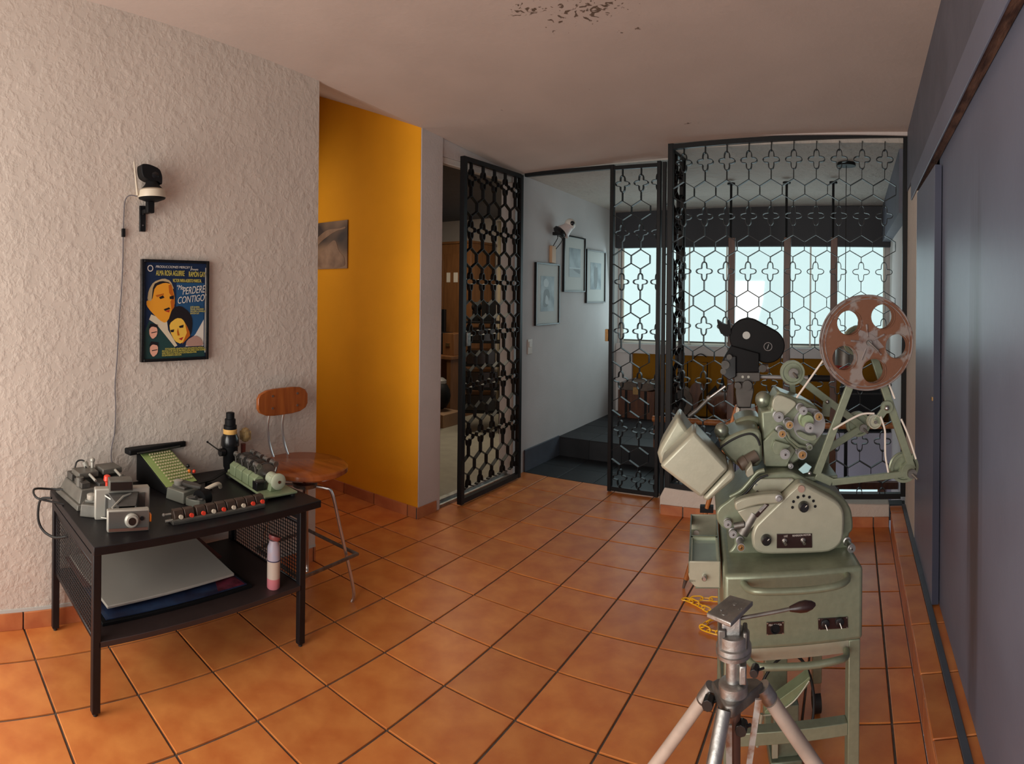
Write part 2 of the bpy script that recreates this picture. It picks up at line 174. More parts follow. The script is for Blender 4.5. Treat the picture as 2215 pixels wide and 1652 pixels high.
# ---------------------------------------------------------------- mesh builder
class MB:
    def __init__(s): s.v = []; s.f = []; s.X = Matrix.Identity(4)
    def at(s, x=0, y=0, z=0, rz=0, rx=0, ry=0):
        s.X = Matrix.Translation((x, y, z)) @ Matrix.Rotation(rz, 4, 'Z') @ Matrix.Rotation(ry, 4, 'Y') @ Matrix.Rotation(rx, 4, 'X'); return s
    def add(s, vs, fs):
        o = len(s.v); s.parts = getattr(s, 'parts', []) + [(o, len(vs), fs)]; s.v += [tuple(s.X @ Vector(p)) for p in vs]; s.f += [tuple(i + o for i in f) for f in fs]; return s
    def box(s, x0, x1, y0, y1, z0, z1):
        return s.add([(x0, y0, z0), (x1, y0, z0), (x1, y1, z0), (x0, y1, z0), (x0, y0, z1), (x1, y0, z1), (x1, y1, z1), (x0, y1, z1)],
                     [(0, 3, 2, 1), (4, 5, 6, 7), (0, 1, 5, 4), (1, 2, 6, 5), (2, 3, 7, 6), (3, 0, 4, 7)])
    def cb(s, c, d): return s.box(c[0] - d[0] / 2, c[0] + d[0] / 2, c[1] - d[1] / 2, c[1] + d[1] / 2, c[2] - d[2] / 2, c[2] + d[2] / 2)
    def ring(s, p, t, r, n, ref=None):
        t = Vector(t).normalized(); a = Vector(ref) if ref else (Vector((0, 0, 1)) if abs(t.z) < .9 else Vector((1, 0, 0)))
        x = t.cross(a).normalized(); y = t.cross(x)
        return [tuple(Vector(p) + x * (math.cos(2 * PI * i / n) * r) + y * (math.sin(2 * PI * i / n) * r)) for i in range(n)]
    def cyl(s, p, q, r0, r1=None, n=14, cap=True):
        r1 = r0 if r1 is None else r1; t = Vector(q) - Vector(p)
        vs = s.ring(p, t, r0, n) + s.ring(q, t, r1, n)
        fs = [(i, (i + 1) % n, n + (i + 1) % n, n + i) for i in range(n)]
        if cap: fs += [tuple(range(n))[::-1], tuple(range(n, 2 * n))]
        return s.add(vs, fs)
    def lathe(s, o, ax, prof, n=20):   # prof: (distance along axis, radius)
        ax = Vector(ax).normalized(); vs = []
        for d, r in prof: vs += s.ring(Vector(o) + ax * d, ax, max(r, 1e-4), n)
        fs = [(k * n + i, k * n + (i + 1) % n, (k + 1) * n + (i + 1) % n, (k + 1) * n + i) for k in range(len(prof) - 1) for i in range(n)]
        return s.add(vs, fs + [tuple(range(n))[::-1], tuple(range((len(prof) - 1) * n, len(prof) * n))])
    def tube(s, pts, r, n=8, closed=False):
        P = [Vector(p) for p in pts]; N = len(P); vs = []
        ref = None
        for i in range(N):
            a = P[(i - 1) % N] if (i or closed) else P[i]; b = P[(i + 1) % N] if (i < N - 1 or closed) else P[i]
            t = (b - a).normalized()
            if ref is None: ref = Vector((0, 0, 1)) if abs(t.z) < .9 else Vector((1, 0, 0))
            x = t.cross(ref)
            if x.length < 1e-3: x = t.orthogonal()
            x.normalize(); y = t.cross(x).normalized(); ref = -y if y.dot(ref) < 0 else y
            rr = r[i] if isinstance(r, (list, tuple)) else r
            y = t.cross(x)
            vs += [tuple(P[i] + x * (math.cos(2 * PI * k / n) * rr) + y * (math.sin(2 * PI * k / n) * rr)) for k in range(n)]
        m = N if closed else N - 1
        fs = [(i * n + k, i * n + (k + 1) % n, ((i + 1) % N) * n + (k + 1) % n, ((i + 1) % N) * n + k) for i in range(m) for k in range(n)]
        if not closed: fs += [tuple(range(n))[::-1], tuple(range((N - 1) * n, N * n))]
        return s.add(vs, fs)
    def sph(s, c, r, n=16, sc=(1, 1, 1)):
        vs = [(c[0], c[1], c[2] - r * sc[2])]; h = n // 2
        for j in range(1, h):
            a = -PI / 2 + PI * j / h
            vs += [(c[0] + r * sc[0] * math.cos(a) * math.cos(2 * PI * i / n), c[1] + r * sc[1] * math.cos(a) * math.sin(2 * PI * i / n), c[2] + r * sc[2] * math.sin(a)) for i in range(n)]
        vs.append((c[0], c[1], c[2] + r * sc[2])); e = len(vs) - 1
        fs = [(0, 1 + (i + 1) % n, 1 + i) for i in range(n)] + [(e, 1 + (h - 2) * n + i, 1 + (h - 2) * n + (i + 1) % n) for i in range(n)]
        fs += [(1 + j * n + i, 1 + j * n + (i + 1) % n, 1 + (j + 1) * n + (i + 1) % n, 1 + (j + 1) * n + i) for j in range(h - 2) for i in range(n)]
        return s.add(vs, fs)
    def prism(s, out, d0, d1, holes=(), plane='xz'):   # outline(s) in a plane, extruded along the third axis
        loops = [list(out)] + [list(h) for h in holes]
        def P(a, b, d): return (a, d, b) if plane == 'xz' else ((d, a, b) if plane == 'yz' else (a, b, d))
        flat = [p for l in loops for p in l]; n = len(flat)
        tris = geometry.tessellate_polygon([[Vector((p[0], p[1], 0)) for p in l] for l in loops]) if holes else None
        vs = [P(a, b, d0) for a, b in flat] + [P(a, b, d1) for a, b in flat]
        fs = []
        if tris: fs += [tuple(t) for t in tris] + [tuple(i + n for i in t[::-1]) for t in tris]
        else: fs += [tuple(range(n)), tuple(range(n, 2 * n))[::-1]]
        o = 0
        for l in loops:
            k = len(l); fs += [(o + i, o + (i + 1) % k, n + o + (i + 1) % k, n + o + i) for i in range(k)]; o += k
        return s.add(vs, fs)
    def each(s, *a, **k):   # every primitive its own part
        out = []
        for o, n, fs in s.parts:
            q = MB(); q.v = s.v[o:o + n]; q.f = [tuple(f) for f in fs]; out.append(q.build(*a, **k))
        return out
    def build(s, name, m, parent=None, bevel=0, sharp=38, solid=0, loc=None, rz=0, seg=2):
        me = bpy.data.meshes.new(name); me.from_pydata(s.v, [], s.f); me.update()
        import bmesh
        bm = bmesh.new(); bm.from_mesh(me); bmesh.ops.recalc_face_normals(bm, faces=bm.faces); bm.to_mesh(me); bm.free()
        me.materials.append(M[m] if isinstance(m, str) else m)
        me.shade_smooth(); me.set_sharp_from_angle(angle=math.radians(sharp))
        o = bpy.data.objects.new(name, me); COL.objects.link(o)
        if parent: o.parent = parent
        if loc: o.location = loc
        if rz: o.rotation_euler.z = rz
        if bevel:
            b = o.modifiers.new('bevel', 'BEVEL'); b.width = bevel; b.segments = seg; b.limit_method = 'ANGLE'; b.angle_limit = math.radians(40); b.use_clamp_overlap = True
            b.harden_normals = False
        if solid:
            q = o.modifiers.new('solid', 'SOLIDIFY'); q.thickness = solid
        return o
def thing(name, label, cat, loc=(0, 0, 0), rz=0, group=None):
    o = bpy.data.objects.new(name, None); COL.objects.link(o); o.location = loc; o.rotation_euler.z = rz; o.empty_display_size = .05
    return tag(o, label, cat, group)
def tag(o, label, cat, group=None):
    o['label'] = label; o['category'] = cat
    if group: o['group'] = group
    return o
def struct(o): o['kind'] = 'structure'; return o
def dup(o, parent=None, loc=None):
    c = o.copy(); COL.objects.link(c)
    if parent: c.parent = parent
    if loc is not None: c.location = loc
    return c
def smooth_poly(pts, it=2):
    for _ in range(it):
        q = []
        for i in range(len(pts)):
            a = pts[i]; b = pts[(i + 1) % len(pts)]
            q += [(a[0] * .8 + b[0] * .2, a[1] * .8 + b[1] * .2), (a[0] * .2 + b[0] * .8, a[1] * .2 + b[1] * .8)]
        pts = q
    return pts
def crv(pts, n=6):   # Catmull-Rom through 3-D points
    P = [Vector(p) for p in pts]; out = []
    for i in range(len(P) - 1):
        a = P[max(i - 1, 0)]; b = P[i]; c = P[i + 1]; d = P[min(i + 2, len(P) - 1)]
        for k in range(n):
            t = k / n; out.append(.5 * ((2 * b) + (c - a) * t + (2 * a - 5 * b + 4 * c - d) * t * t + (3 * b - a - 3 * c + d) * t ** 3))
    return out + [P[-1]]
def circle(cx, cy, r, n=20, a0=0): return [(cx + r * math.cos(a0 + 2 * PI * i / n), cy + r * math.sin(a0 + 2 * PI * i / n)) for i in range(n)]
def text(name, body, size, m, parent, mw, depth=.0004, align='LEFT', sx=1.0):
    c = bpy.data.curves.new(name, 'FONT'); c.body = body; c.size = size; c.extrude = depth; c.align_x = align
    t = bpy.data.objects.new(name, c); COL.objects.link(t); bpy.context.view_layer.update()
    me = bpy.data.meshes.new_from_object(t.evaluated_get(bpy.context.evaluated_depsgraph_get())); bpy.data.objects.remove(t)
    me.materials.clear(); me.materials.append(M[m] if isinstance(m, str) else m)
    me.transform(mw @ Matrix.Diagonal((sx, 1, 1, 1)))
    o = bpy.data.objects.new(name, me); COL.objects.link(o); o.parent = parent
    return o

# ================================================================= SETTING
XL = -2.72            # face of the left wall
def ceil_z(x, y): return 2.58 + .095 * (4.4 - y) + .025 * (x + 2.7)
# floor with its tiles
fl = struct(MB().box(-4.2, .27, -1.6, 4.56, -.12, -.006).build('floor', 'grout'))
T = .33; GX = -2.149; GY = .575
tile_cache = {}
def tile(x0, x1, y0, y1, parent, m='terra', g=.0048, z=0, name='tile'):
    key = (round(x1 - x0, 3), round(y1 - y0, 3), m)
    w_, h_ = x1 - x0 - 2 * g, y1 - y0 - 2 * g
    if key not in tile_cache:
        b = .002
        mb = MB(); vs = []
        for zz, i in ((-.012, 0), (-.0012, 0), (0, b)):
            vs += [(-w_ / 2 + i, -h_ / 2 + i, zz), (w_ / 2 - i, -h_ / 2 + i, zz), (w_ / 2 - i, h_ / 2 - i, zz), (-w_ / 2 + i, h_ / 2 - i, zz)]
        fs = [(4 * k + i, 4 * k + (i + 1) % 4, 4 * k + 4 + (i + 1) % 4, 4 * k + 4 + i) for k in range(2) for i in range(4)] + [(8, 9, 10, 11)]
        o = mb.add(vs, fs).build(name, m, parent, sharp=20); tile_cache[key] = o
    else: o = dup(tile_cache[key], parent)
    o.location = ((x0 + x1) / 2, (y0 + y1) / 2, z + random.uniform(-.0008, .0008)); o.rotation_euler = (random.uniform(-.002, .002), random.uniform(-.002, .002), random.choice((0, PI)) if abs(w_ - h_) > .001 else random.choice((0, PI / 2, PI, -PI / 2)))
    return o
xs = [GX + T * k for k in range(-2, 8)]
ys = [GY + T * k for k in range(-4, 12)] + [4.55]
for j in range(len(ys) - 1):
    for i in range(len(xs) - 1):
        tile(xs[i], min(xs[i + 1], .27), ys[j], ys[j + 1], fl)
    if xs[-1] < .27: tile(xs[-1], .27, ys[j], ys[j + 1], fl)
for j in range(9, 13):
    for i in range(4): tile(xs[0] - T * (i + 1), xs[0] - T * i, ys[j], ys[j + 1], fl)
# skirting
def skirt(name, p, q, n, z1=.078, th=.012, start=0.0):
    p = Vector(p); q = Vector(q); d = (q - p).normalized(); L_ = (q - p).length
    o0 = None; k = 0; a = 0; ln = start or T
    nrm = Vector(n)
    holder = struct(MB().add([tuple(p - nrm * .002), tuple(q - nrm * .002), tuple(q + nrm * .004), tuple(p + nrm * .004)] + [tuple(v + Vector((0, 0, z1 - .004))) for v in (p - nrm * .002, q - nrm * .002, q + nrm * .004, p + nrm * .004)],
        [(0, 3, 2, 1), (4, 5, 6, 7), (0, 1, 5, 4), (1, 2, 6, 5), (2, 3, 7, 6), (3, 0, 4, 7)]).build(name, 'grout'))
    while a < L_ - .01:
        b = min(a + ln, L_); P0 = p + d * (a + .004); P1 = p + d * (b - .004)
        vs = [tuple(P0), tuple(P1), tuple(P1 + nrm * th), tuple(P0 + nrm * th)]; vs += [(x, y, z1) for x, y, _ in vs]
        MB().add(vs, [(0, 3, 2, 1), (4, 5, 6, 7), (0, 1, 5, 4), (1, 2, 6, 5), (2, 3, 7, 6), (3, 0, 4, 7)]).build('tile', 'terra2', holder, bevel=.002)
        a = b; ln = T
    return holder
skirt('baseboard_left', (XL, -1.5, .0), (XL, 2.24, 0), (1, 0, 0), start=.09)
struct(MB().box(XL, XL + .004, -1.5, 2.24, .078, .092).build('trim_8', 'mat_'))
skirt('baseboard_recess', (-4.1, 3.16, 0), (-2.735, 3.16, 0), (0, -1, 0), start=.29)
skirt('baseboard_column', (-2.735, 3.148, 0), (-2.735, 3.36, 0), (1, 0, 0), start=.3)
# walls
def wall_grid(name, m, X, y0, y1, z0, ztop, thick, nx=1):
    return
struct(MB().add([(XL, -1.6, 0), (XL, 2.24, 0), (XL, 2.24, 3.2), (XL, -1.6, 3.2), (XL - .2, -1.6, 0), (XL - .2, 2.24, 0), (XL - .2, 2.24, 3.2), (XL - .2, -1.6, 3.2)],
    [(0, 1, 2, 3), (7, 6, 5, 4), (1, 5, 6, 2), (0, 3, 7, 4)]).build('wall_left', 'wall'))
struct(MB().box(-4.2, -2.92, 2.06, 2.24, 0, 3.6).build('wall_recess_near', 'wallsm'))
struct(MB().box(-4.25, -2.735, 3.16, 3.30, 0, 3.4).build('wall_recess', 'yellow'))
struct(MB().box(-4.3, -4.1, 2.0, 3.3, 0, 3.6).build('wall_recess_end', 'wallsm'))
struct(MB().box(-2.96, -2.73, 3.163, 3.40, 0, 2.9).build('wall_column', 'wallsm', bevel=.004))
struct(MB().box(-2.86, XL, 4.37, 6.75, 0, 2.9).build('wall_inner_left', 'greyw'))
struct(MB().box(-2.90, -2.74, 3.39, 4.38, 2.545, 2.9).build('wall_lintel', 'wallsm'))
struct(MB().box(-2.86, -2.745, 3.40, 4.37, .0, .022).box(-2.80, -2.775, 3.40, 4.37, .022, .045).build('trim_1', 'alu'))
struct(MB().box(-2.80, -2.745, 3.40, 4.37, 2.50, 2.545).build('trim_2', 'white', bevel=.005))
# ceilings
def slab(name, m, pts, zf, th=.08):
    b = [(x, y, zf(x, y)) for x, y in pts]; n = len(pts)
    return struct(MB().add(b + [(x, y, z + th) for x, y, z in b], [tuple(range(n)), tuple(range(n, 2 * n))[::-1]] + [(i, (i + 1) % n, n + (i + 1) % n, n + i) for i in range(n)]).build(name, m))
slab('ceiling', 'ceil', [(-2.735, -1.8), (.6, -1.8), (.6, 4.13), (-1.28, 4.13), (-1.28, 4.42), (-2.735, 4.42)], ceil_z)
slab('ceiling_recess', 'ceil', [(-4.2, 2.24), (-2.735, 2.24), (-2.735, 3.16), (-4.2, 3.16)], lambda x, y: ceil_z(-2.735, y) + max(0, (-2.86 - x)) * .46)
slab('ceiling_inner', 'ceil2', [(-2.86, 4.44), (-1.29, 4.44), (-1.29, 4.15), (.6, 4.15), (.6, 6.75), (-2.86, 6.75)], lambda x, y: 2.585 + .012 * (x + 2.7) + (.0 if y < 4.5 else -.03 * (y - 4.5)))
struct(MB().box(-1.29, .4, 4.10, 4.16, 2.66, 2.95).build('wall_header', 'wallsm'))
# right side: kerb, beam, sliding doors, pier
kb = struct(MB().box(.278, .60, -1.6, 4.10, 0, .144).build('trim_3', 'grout'))
y = 4.10; yy = [4.10, 3.96, 3.63, 3.30, 2.965, 2.61, 2.265, 1.925, 1.60, 1.26, .93, .60, .27, -.06, -.4, -.8, -1.2, -1.6]
for a, b in zip(yy[1:], yy[:-1]):
    MB().box(.27, .352, a + .004, b - .004, .140, .150).build('tile', 'terra', kb, bevel=.003)
    MB().box(.378, .43, a + .004, b - .004, .140, .150).build('tile', 'terra', kb, bevel=.003)
    MB().box(.268, .28, a + .004 - .12, b - .004 - .12, .004, .138).build('tile', 'terra2', kb, bevel=.003)
MB().box(.352, .378, -1.6, 4.10, .140, .158).build('track', 'slate', kb, bevel=.001)
pts = [(-1.6, 2.45), (4.14, 2.19), (4.14, 3.0), (-1.6, 3.6)]
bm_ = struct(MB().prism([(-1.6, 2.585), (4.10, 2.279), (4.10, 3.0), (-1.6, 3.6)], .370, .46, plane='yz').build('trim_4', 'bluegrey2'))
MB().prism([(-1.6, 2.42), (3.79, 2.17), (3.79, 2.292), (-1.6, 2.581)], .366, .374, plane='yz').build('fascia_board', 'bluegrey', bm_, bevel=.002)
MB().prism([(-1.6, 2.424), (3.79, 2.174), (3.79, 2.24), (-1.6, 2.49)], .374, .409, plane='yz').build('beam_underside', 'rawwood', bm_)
# far sliding door (front track) and near sliding door (rear track)
navy = mat('navy_door_edge', (.045, .05, .085), .5)
d1 = struct(MB().box(.376, .408, 2.75, 3.52, .159, 2.172).build('door_1', 'bluegrey', bevel=.002))
MB().box(.370, .376, 2.755, 2.785, 1.088, 1.104).build('door_handle', 'brass', d1)
MB().box(.377, .407, 2.746, 2.75, .160, 2.17).build('door_edge', navy, d1)
d2 = struct(MB().box(.412, .442, -1.6, 2.85, .152, 2.6).build('door_2', 'bluegrey', bevel=.002))
struct(MB().box(.39, .62, 4.10, 4.30, 0, 2.9).box(.376, .46, 3.53, 4.10, .151, 2.28).build('wall_pier', 'wall'))
struct(MB().box(.46, .62, -1.8, 4.12, 0, 3.6).build('wall_right', 'slate'))
# smear stain is a wear mark painted on the near door
mt = mat('door_stained', (.155, .165, .215), .42, var=.12, vscale=3, bump=.08, bscale=18); nt = mt.node_tree; N_ = nt.nodes; L_ = nt.links
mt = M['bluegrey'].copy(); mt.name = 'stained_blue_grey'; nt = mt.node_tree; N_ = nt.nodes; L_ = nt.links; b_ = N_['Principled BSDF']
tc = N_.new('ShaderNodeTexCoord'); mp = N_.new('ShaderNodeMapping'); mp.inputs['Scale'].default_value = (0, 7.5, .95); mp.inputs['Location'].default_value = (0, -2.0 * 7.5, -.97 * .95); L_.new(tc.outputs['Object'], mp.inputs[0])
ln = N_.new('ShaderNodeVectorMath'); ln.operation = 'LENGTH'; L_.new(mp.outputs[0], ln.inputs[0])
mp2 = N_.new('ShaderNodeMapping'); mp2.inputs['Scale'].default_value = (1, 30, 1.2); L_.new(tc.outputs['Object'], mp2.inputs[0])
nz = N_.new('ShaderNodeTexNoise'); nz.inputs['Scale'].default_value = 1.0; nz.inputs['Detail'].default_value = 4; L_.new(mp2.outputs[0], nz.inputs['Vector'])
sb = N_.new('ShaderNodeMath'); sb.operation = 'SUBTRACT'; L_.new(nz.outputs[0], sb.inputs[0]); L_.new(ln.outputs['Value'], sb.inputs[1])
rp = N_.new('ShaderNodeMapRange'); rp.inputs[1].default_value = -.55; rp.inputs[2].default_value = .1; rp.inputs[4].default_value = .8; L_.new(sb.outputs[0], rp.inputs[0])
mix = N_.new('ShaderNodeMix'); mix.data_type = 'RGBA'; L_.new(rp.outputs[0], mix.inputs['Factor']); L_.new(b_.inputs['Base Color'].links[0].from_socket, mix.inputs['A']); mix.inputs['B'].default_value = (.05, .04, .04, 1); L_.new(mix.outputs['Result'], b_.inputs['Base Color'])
d2.data.materials[0] = mt
# low wall under the big screen
lw = struct(MB().prism([(-1.335, 0), (.268, 0), (.268, .15), (-1.0, .175), (-1.30, .19), (-1.335, .12)], 4.115, 4.30).build('wall_low', 'wall', bevel=.006))
skirt('baseboard_low', (-1.33, 4.115, 0), (.268, 4.115, 0), (0, -1, 0), z1=.07, start=.17)
# rear of the room (behind the camera): wall round the wide opening that lets the daylight in
struct(MB().box(-2.95, .62, -1.72, -1.6, 2.5, 3.7).box(.05, .62, -1.72, -1.6, 0, 2.5).build('wall_rear', 'wallsm'))
# inner room
fi = struct(MB().box(-2.86, .60, 4.56, 4.66, -.12, -.006).box(-2.86, -1.25, 4.66, 6.75, -.12, -.006).build('floor_inner', 'dgrout'))
k = 0
for i in range(5):
    for j in range(2): tile(-2.72 + .33 * i, min(-2.72 + .33 * (i + 1), -1.25), 4.55 + .33 * j, 4.55 + .33 * (j + 1), fi, 'dtile', g=.002)
for i in range(5): tile(-1.25 + .33 * i, -1.25 + .33 * (i + 1), 4.55, 4.66, fi, 'dtile', g=.002)
pf = struct(MB().box(-2.72, -1.25, 5.205, 6.70, -.1, .172).box(-1.25, .40, 6.22, 6.70, -.1, .172).build('floor_platform', 'dgrout'))
for i in range(5):
    MB().box(-2.72 + .33 * i + .002, min(-2.72 + .33 * (i + 1), -1.25) - .002, 5.198, 5.206, 0, .168).build('tile', 'dtile', pf)
    for j in range(5): tile(-2.72 + .33 * i, min(-2.72 + .33 * (i + 1), -1.25), 5.198 + .30 * j, 5.198 + .30 * (j + 1), pf, 'dtile', g=.002, z=.18)
for i in range(5):
    for j in range(2): tile(-1.25 + .33 * i, -1.25 + .33 * (i + 1), 6.20 + .25 * j, 6.20 + .25 * (j + 1), pf, 'dtile', g=.002, z=.18)
struct(MB().box(-2.72, -2.705, 4.55, 5.2, 0, .19).build('baseboard_inner', 'slate', bevel=.002))
struct(MB().box(-1.27, .5, 6.20, 6.24, -1.6, .165).box(-1.30, -1.25, 4.66, 6.2, -1.6, -.02).build('wall_stairwell', 'lilac'))
struct(MB().box(-1.3, .5, 4.6, 6.3, -1.7, -1.6).build('floor_stairwell', 'dtile'))
struct(MB().box(-1.3, .5, 4.62, 4.66, -1.6, -.12).build('wall_stairwell_front', 'lilac'))
w3 = struct(MB().box(-.30, .36, 6.185, 6.199, -.50, -.31).build('window_2', 'woodd'))
MB().box(-.20, .28, 6.180, 6.186, -.425, -.352).build('pane', 'blind', w3)
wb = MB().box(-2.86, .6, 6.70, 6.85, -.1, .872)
struct(wb.build('wall_inner_back', 'yellow_shade'))
struct(MB().box(-2.72, -2.52, 6.66, 6.70, .18, .872).build('wall_inner_corner', 'greyw'))
struct(MB().box(-2.86, .6, 6.70, 6.85, 2.11, 2.75).box(-2.86, -2.70, 6.70, 6.85, .98, 2.11).box(.375, .6, 6.70, 6.85, .98, 2.11).build('wall_inner_top', 'greyw'))
struct(MB().box(-2.72, .42, 6.60, 6.70, 2.105, 2.55).build('trim_5', 'darkbeam', bevel=.004))
struct(MB().box(-2.72, .42, 6.64, 6.80, .872, .985).build('trim_6', 'greyw', bevel=.006))
struct(MB().box(.42, .6, 4.28, 6.75, -1.6, 2.9).build('wall_inner_right', 'wallsm'))
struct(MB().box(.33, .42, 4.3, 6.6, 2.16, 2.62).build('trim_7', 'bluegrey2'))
wn = struct(MB().box(-2.70, .375, 6.78, 6.80, .985, 2.11).build('window_1', 'white'))
for a, b in ((-2.655, -1.86), (-1.84, -1.42), (-1.40, -.47), (-.45, .345)):
    MB().box(a, b, 6.735, 6.739, 1.02, 2.12).build('roller_blind', 'blind', wn)
    MB().cyl((a, 6.737, 1.02), (b, 6.737, 1.02), .009, n=8).build('blind_bar', 'grey', wn)
MB().prism([(-1.31, 1.72), (-.98, 1.72), (-1.0, 1.5), (-1.08, 1.16), (-1.31, 1.13)], 6.728, 6.733).build('sunlit_blind', 'blindb', wn)
for x in (-2.68, -1.85, -1.41, -.46, .36): MB().box(x - .012, x + .012, 6.74, 6.78, .985, 2.11).build('mullion', 'white', wn)
# office behind the folded gate
struct(MB().box(-6.6, -2.86, 3.40, 7.2, -.1, 0).build('floor_office', 'beige'))
struct(MB().box(-6.6, -2.86, 3.3, 7.2, 2.62, 2.7).build('ceiling_office', 'slate'))
struct(MB().box(-6.6, -2.86, 7.1, 7.2, 0, 2.7).build('wall_office_back', 'wallsm'))
struct(MB().box(-6.7, -6.6, 3.3, 7.2, 0, 2.7).build('wall_office_left', 'slate'))
struct(MB().box(-6.6, -4.25, 3.3, 3.4, 0, 2.7).build('wall_office_front', 'slate'))

# ================================================================= GRILLE SCREENS
P_ = .156; ROW = .385
def quatre(half=False):
    # four-lobed loop of flat bar, 25 mm deep
    h, wd = .063, .057; pts = []
    for a in range(48):
        t = 2 * PI * a / 48; r = .042 + .0155 * math.cos(4 * t); r += .006 * abs(math.sin(t)) ** 6
        pts.append((r * math.cos(t) * 1.0, r * math.sin(t) * 1.06))
    return pts
def strip_mb(mb, pts, th=.0045, d0=-.015, d1=.015, closed=False):
    n = len(pts); L1 = []; L2 = []
    for i in range(n):
        a = Vector(pts[(i - 1) % n] if (i or closed) else pts[i]); b = Vector(pts[(i + 1) % n] if (i < n - 1 or closed) else pts[i])
        t = (b - a).normalized(); nn = Vector((-t.y, t.x)) * th / 2; p = Vector(pts[i])
        L1.append(p + nn); L2.append(p - nn)
    vs = [(p.x, d0, p.y) for p in L1] + [(p.x, d1, p.y) for p in L1] + [(p.x, d0, p.y) for p in L2] + [(p.x, d1, p.y) for p in L2]
    m = n if closed else n - 1; fs = []
    for i in range(m):
        j = (i + 1) % n
        fs += [(i, j, n + j, n + i), (2 * n + i, 3 * n + i, 3 * n + j, 2 * n + j), (i, 2 * n + i, 2 * n + j, j), (n + i, n + j, 3 * n + j, 3 * n + i)]
    return mb.add(vs, fs)
hp = P_ / 2
protoq = protol = protoh = None
def screen(root, x0, x1, z0, z1, cols, zc, left_edge, right_edge, rows):
    global protoq, protol, protoh
    for ci, cx in enumerate(cols):
        for k in range(rows):
            z = zc - ROW * k
            if z - .06 < z0:
                pts = [p for p in quatre()]; pts = [(x, q) for x, q in pts[1:24]]
                if protoh is None: protoh = strip_mb(MB(), pts).build('quatrefoil', 'iron', root)
                else: protoh = dup(protoh, root)
                protoh.location = (cx, 0, z)
            else:
                if protoq is None: protoq = strip_mb(MB(), quatre(), closed=True).build('quatrefoil', 'iron', root)
                else: protoq = dup(protoq, root)
                protoq.location = (cx, 0, z)
            if z - ROW + .06 > z0 - .06 and k < rows - 1:
                if protol is None:
                    mb = MB()
                    strip_mb(mb, [(0, -.060), (0, -.133)]); strip_mb(mb, [(0, -.133), (hp, -.180), (hp, -.210)]); strip_mb(mb, [(0, -.133), (-hp, -.180), (-hp, -.210)])
                    strip_mb(mb, [(hp, -.205), (hp, -.240), (0, -.285)]); strip_mb(mb, [(-hp, -.205), (-hp, -.240), (0, -.285)]); strip_mb(mb, [(0, -.285), (0, -.326)])
                    protol = mb.build('hexagon_link', 'iron', root)
                else: protol = dup(protol, root)
                protol.location = (cx, 0, z)
    for cx in cols:
        strip_mb(MB(), [(cx, zc + .06), (cx, z1)]).build('end_bar', 'iron', root)
        zl = zc - ROW * (rows - 1) - .06
        if zl > z0: strip_mb(MB(), [(cx, zl), (cx, z0)]).build('end_bar', 'iron', root)
gr = 'black iron grille screens with a quatrefoil pattern'
# wide fixed screen on the low wall (front) with its short return
g1 = thing('grille_screen', 'wide black iron quatrefoil screen standing on the low plaster wall at right', 'grille', (0, 4.14, 0), 0, gr)
MB().box(-1.30, -1.262, -.02, .02, .17, 2.64).build('post', 'iron', g1, bevel=.002)
MB().box(.345, .382, -.02, .02, .2, 2.69).build('post', 'iron', g1, bevel=.002)
MB().prism([(-1.262, 2.60), (.345, 2.655), (.345, 2.69), (-1.262, 2.635)], -.02, .02).build('top_rail', 'iron', g1)
MB().box(-1.262, .345, -.02, .02, .185, .222).build('bottom_rail', 'iron', g1)
screen(g1, -1.262, .345, .222, 2.625, [-1.185 + P_ * k for k in range(10)], 2.50, 0, 0, 7)
g1b = thing('grille_screen', 'narrow black iron return screen turned edge-on beside the wide screen', 'grille', (-1.275, 4.17, 0), PI / 2, gr)
MB().box(.255, .272, -.02, .02, .19, 2.60).build('post', 'iron', g1b, bevel=.002)
MB().box(.0, .255, -.015, .015, 2.58, 2.61).build('top_rail', 'iron', g1b)
MB().box(.0, .255, -.015, .015, .192, .222).build('bottom_rail', 'iron', g1b)
screen(g1b, 0, .255, .222, 2.58, [.065, .065 + P_], 2.45, 0, 0, 7)
# middle fixed leaf
g2 = thing('grille_screen', 'tall black iron quatrefoil leaf in the middle reaching the floor', 'grille', (0, 4.43, 0), 0, gr)
MB().box(-1.868, -1.838, -.02, .02, .008, 2.585).build('post', 'iron', g2, bevel=.002)
MB().box(-1.478, -1.448, -.02, .02, .008, 2.59).build('post', 'iron', g2, bevel=.002)
MB().box(-1.44, -1.410, -.0, .018, .0, 2.585).build('post', 'iron', g2, bevel=.002)
MB().box(-1.838, -1.478, -.015, .015, 2.545, 2.575).build('top_rail', 'iron', g2)
MB().box(-1.838, -1.478, -.015, .015, .012, .045).build('bottom_rail', 'iron', g2)
screen(g2, -1.838, -1.478, .045, 2.545, [-1.768, -1.612], 2.43, 0, 0, 7)
hq = None
for k in range(7):
    if hq is None: hq = strip_mb(MB(), [(x - 1.468, q) for x, q in quatre()[13:36]]).build('half_quatrefoil', 'iron', g2)
    else: hq = dup(hq, g2)
    hq.location = (0, 0, 2.43 - ROW * k)
MB().box(-1.895, -1.868, -.03, .01, 1.19, 1.285).build('lock_plate', 'brass', g2, bevel=.002)
g2b = thing('grille_screen', 'slim black iron filler strip between the middle leaf and the return', 'grille', (0, 4.46, 0), 0, gr)
MB().box(-1.405, -1.395, -.012, .012, .01, 2.59).build('post', 'iron', g2b)
MB().box(-1.395, -1.295, -.012, .012, 2.57, 2.59).build('top_rail', 'iron', g2b)
MB().box(-1.395, -1.295, -.012, .012, .01, .04).build('bottom_rail', 'iron', g2b)
screen(g2b, -1.395, -1.295, .04, 2.57, [-1.345], 2.43, 0, 0, 7)
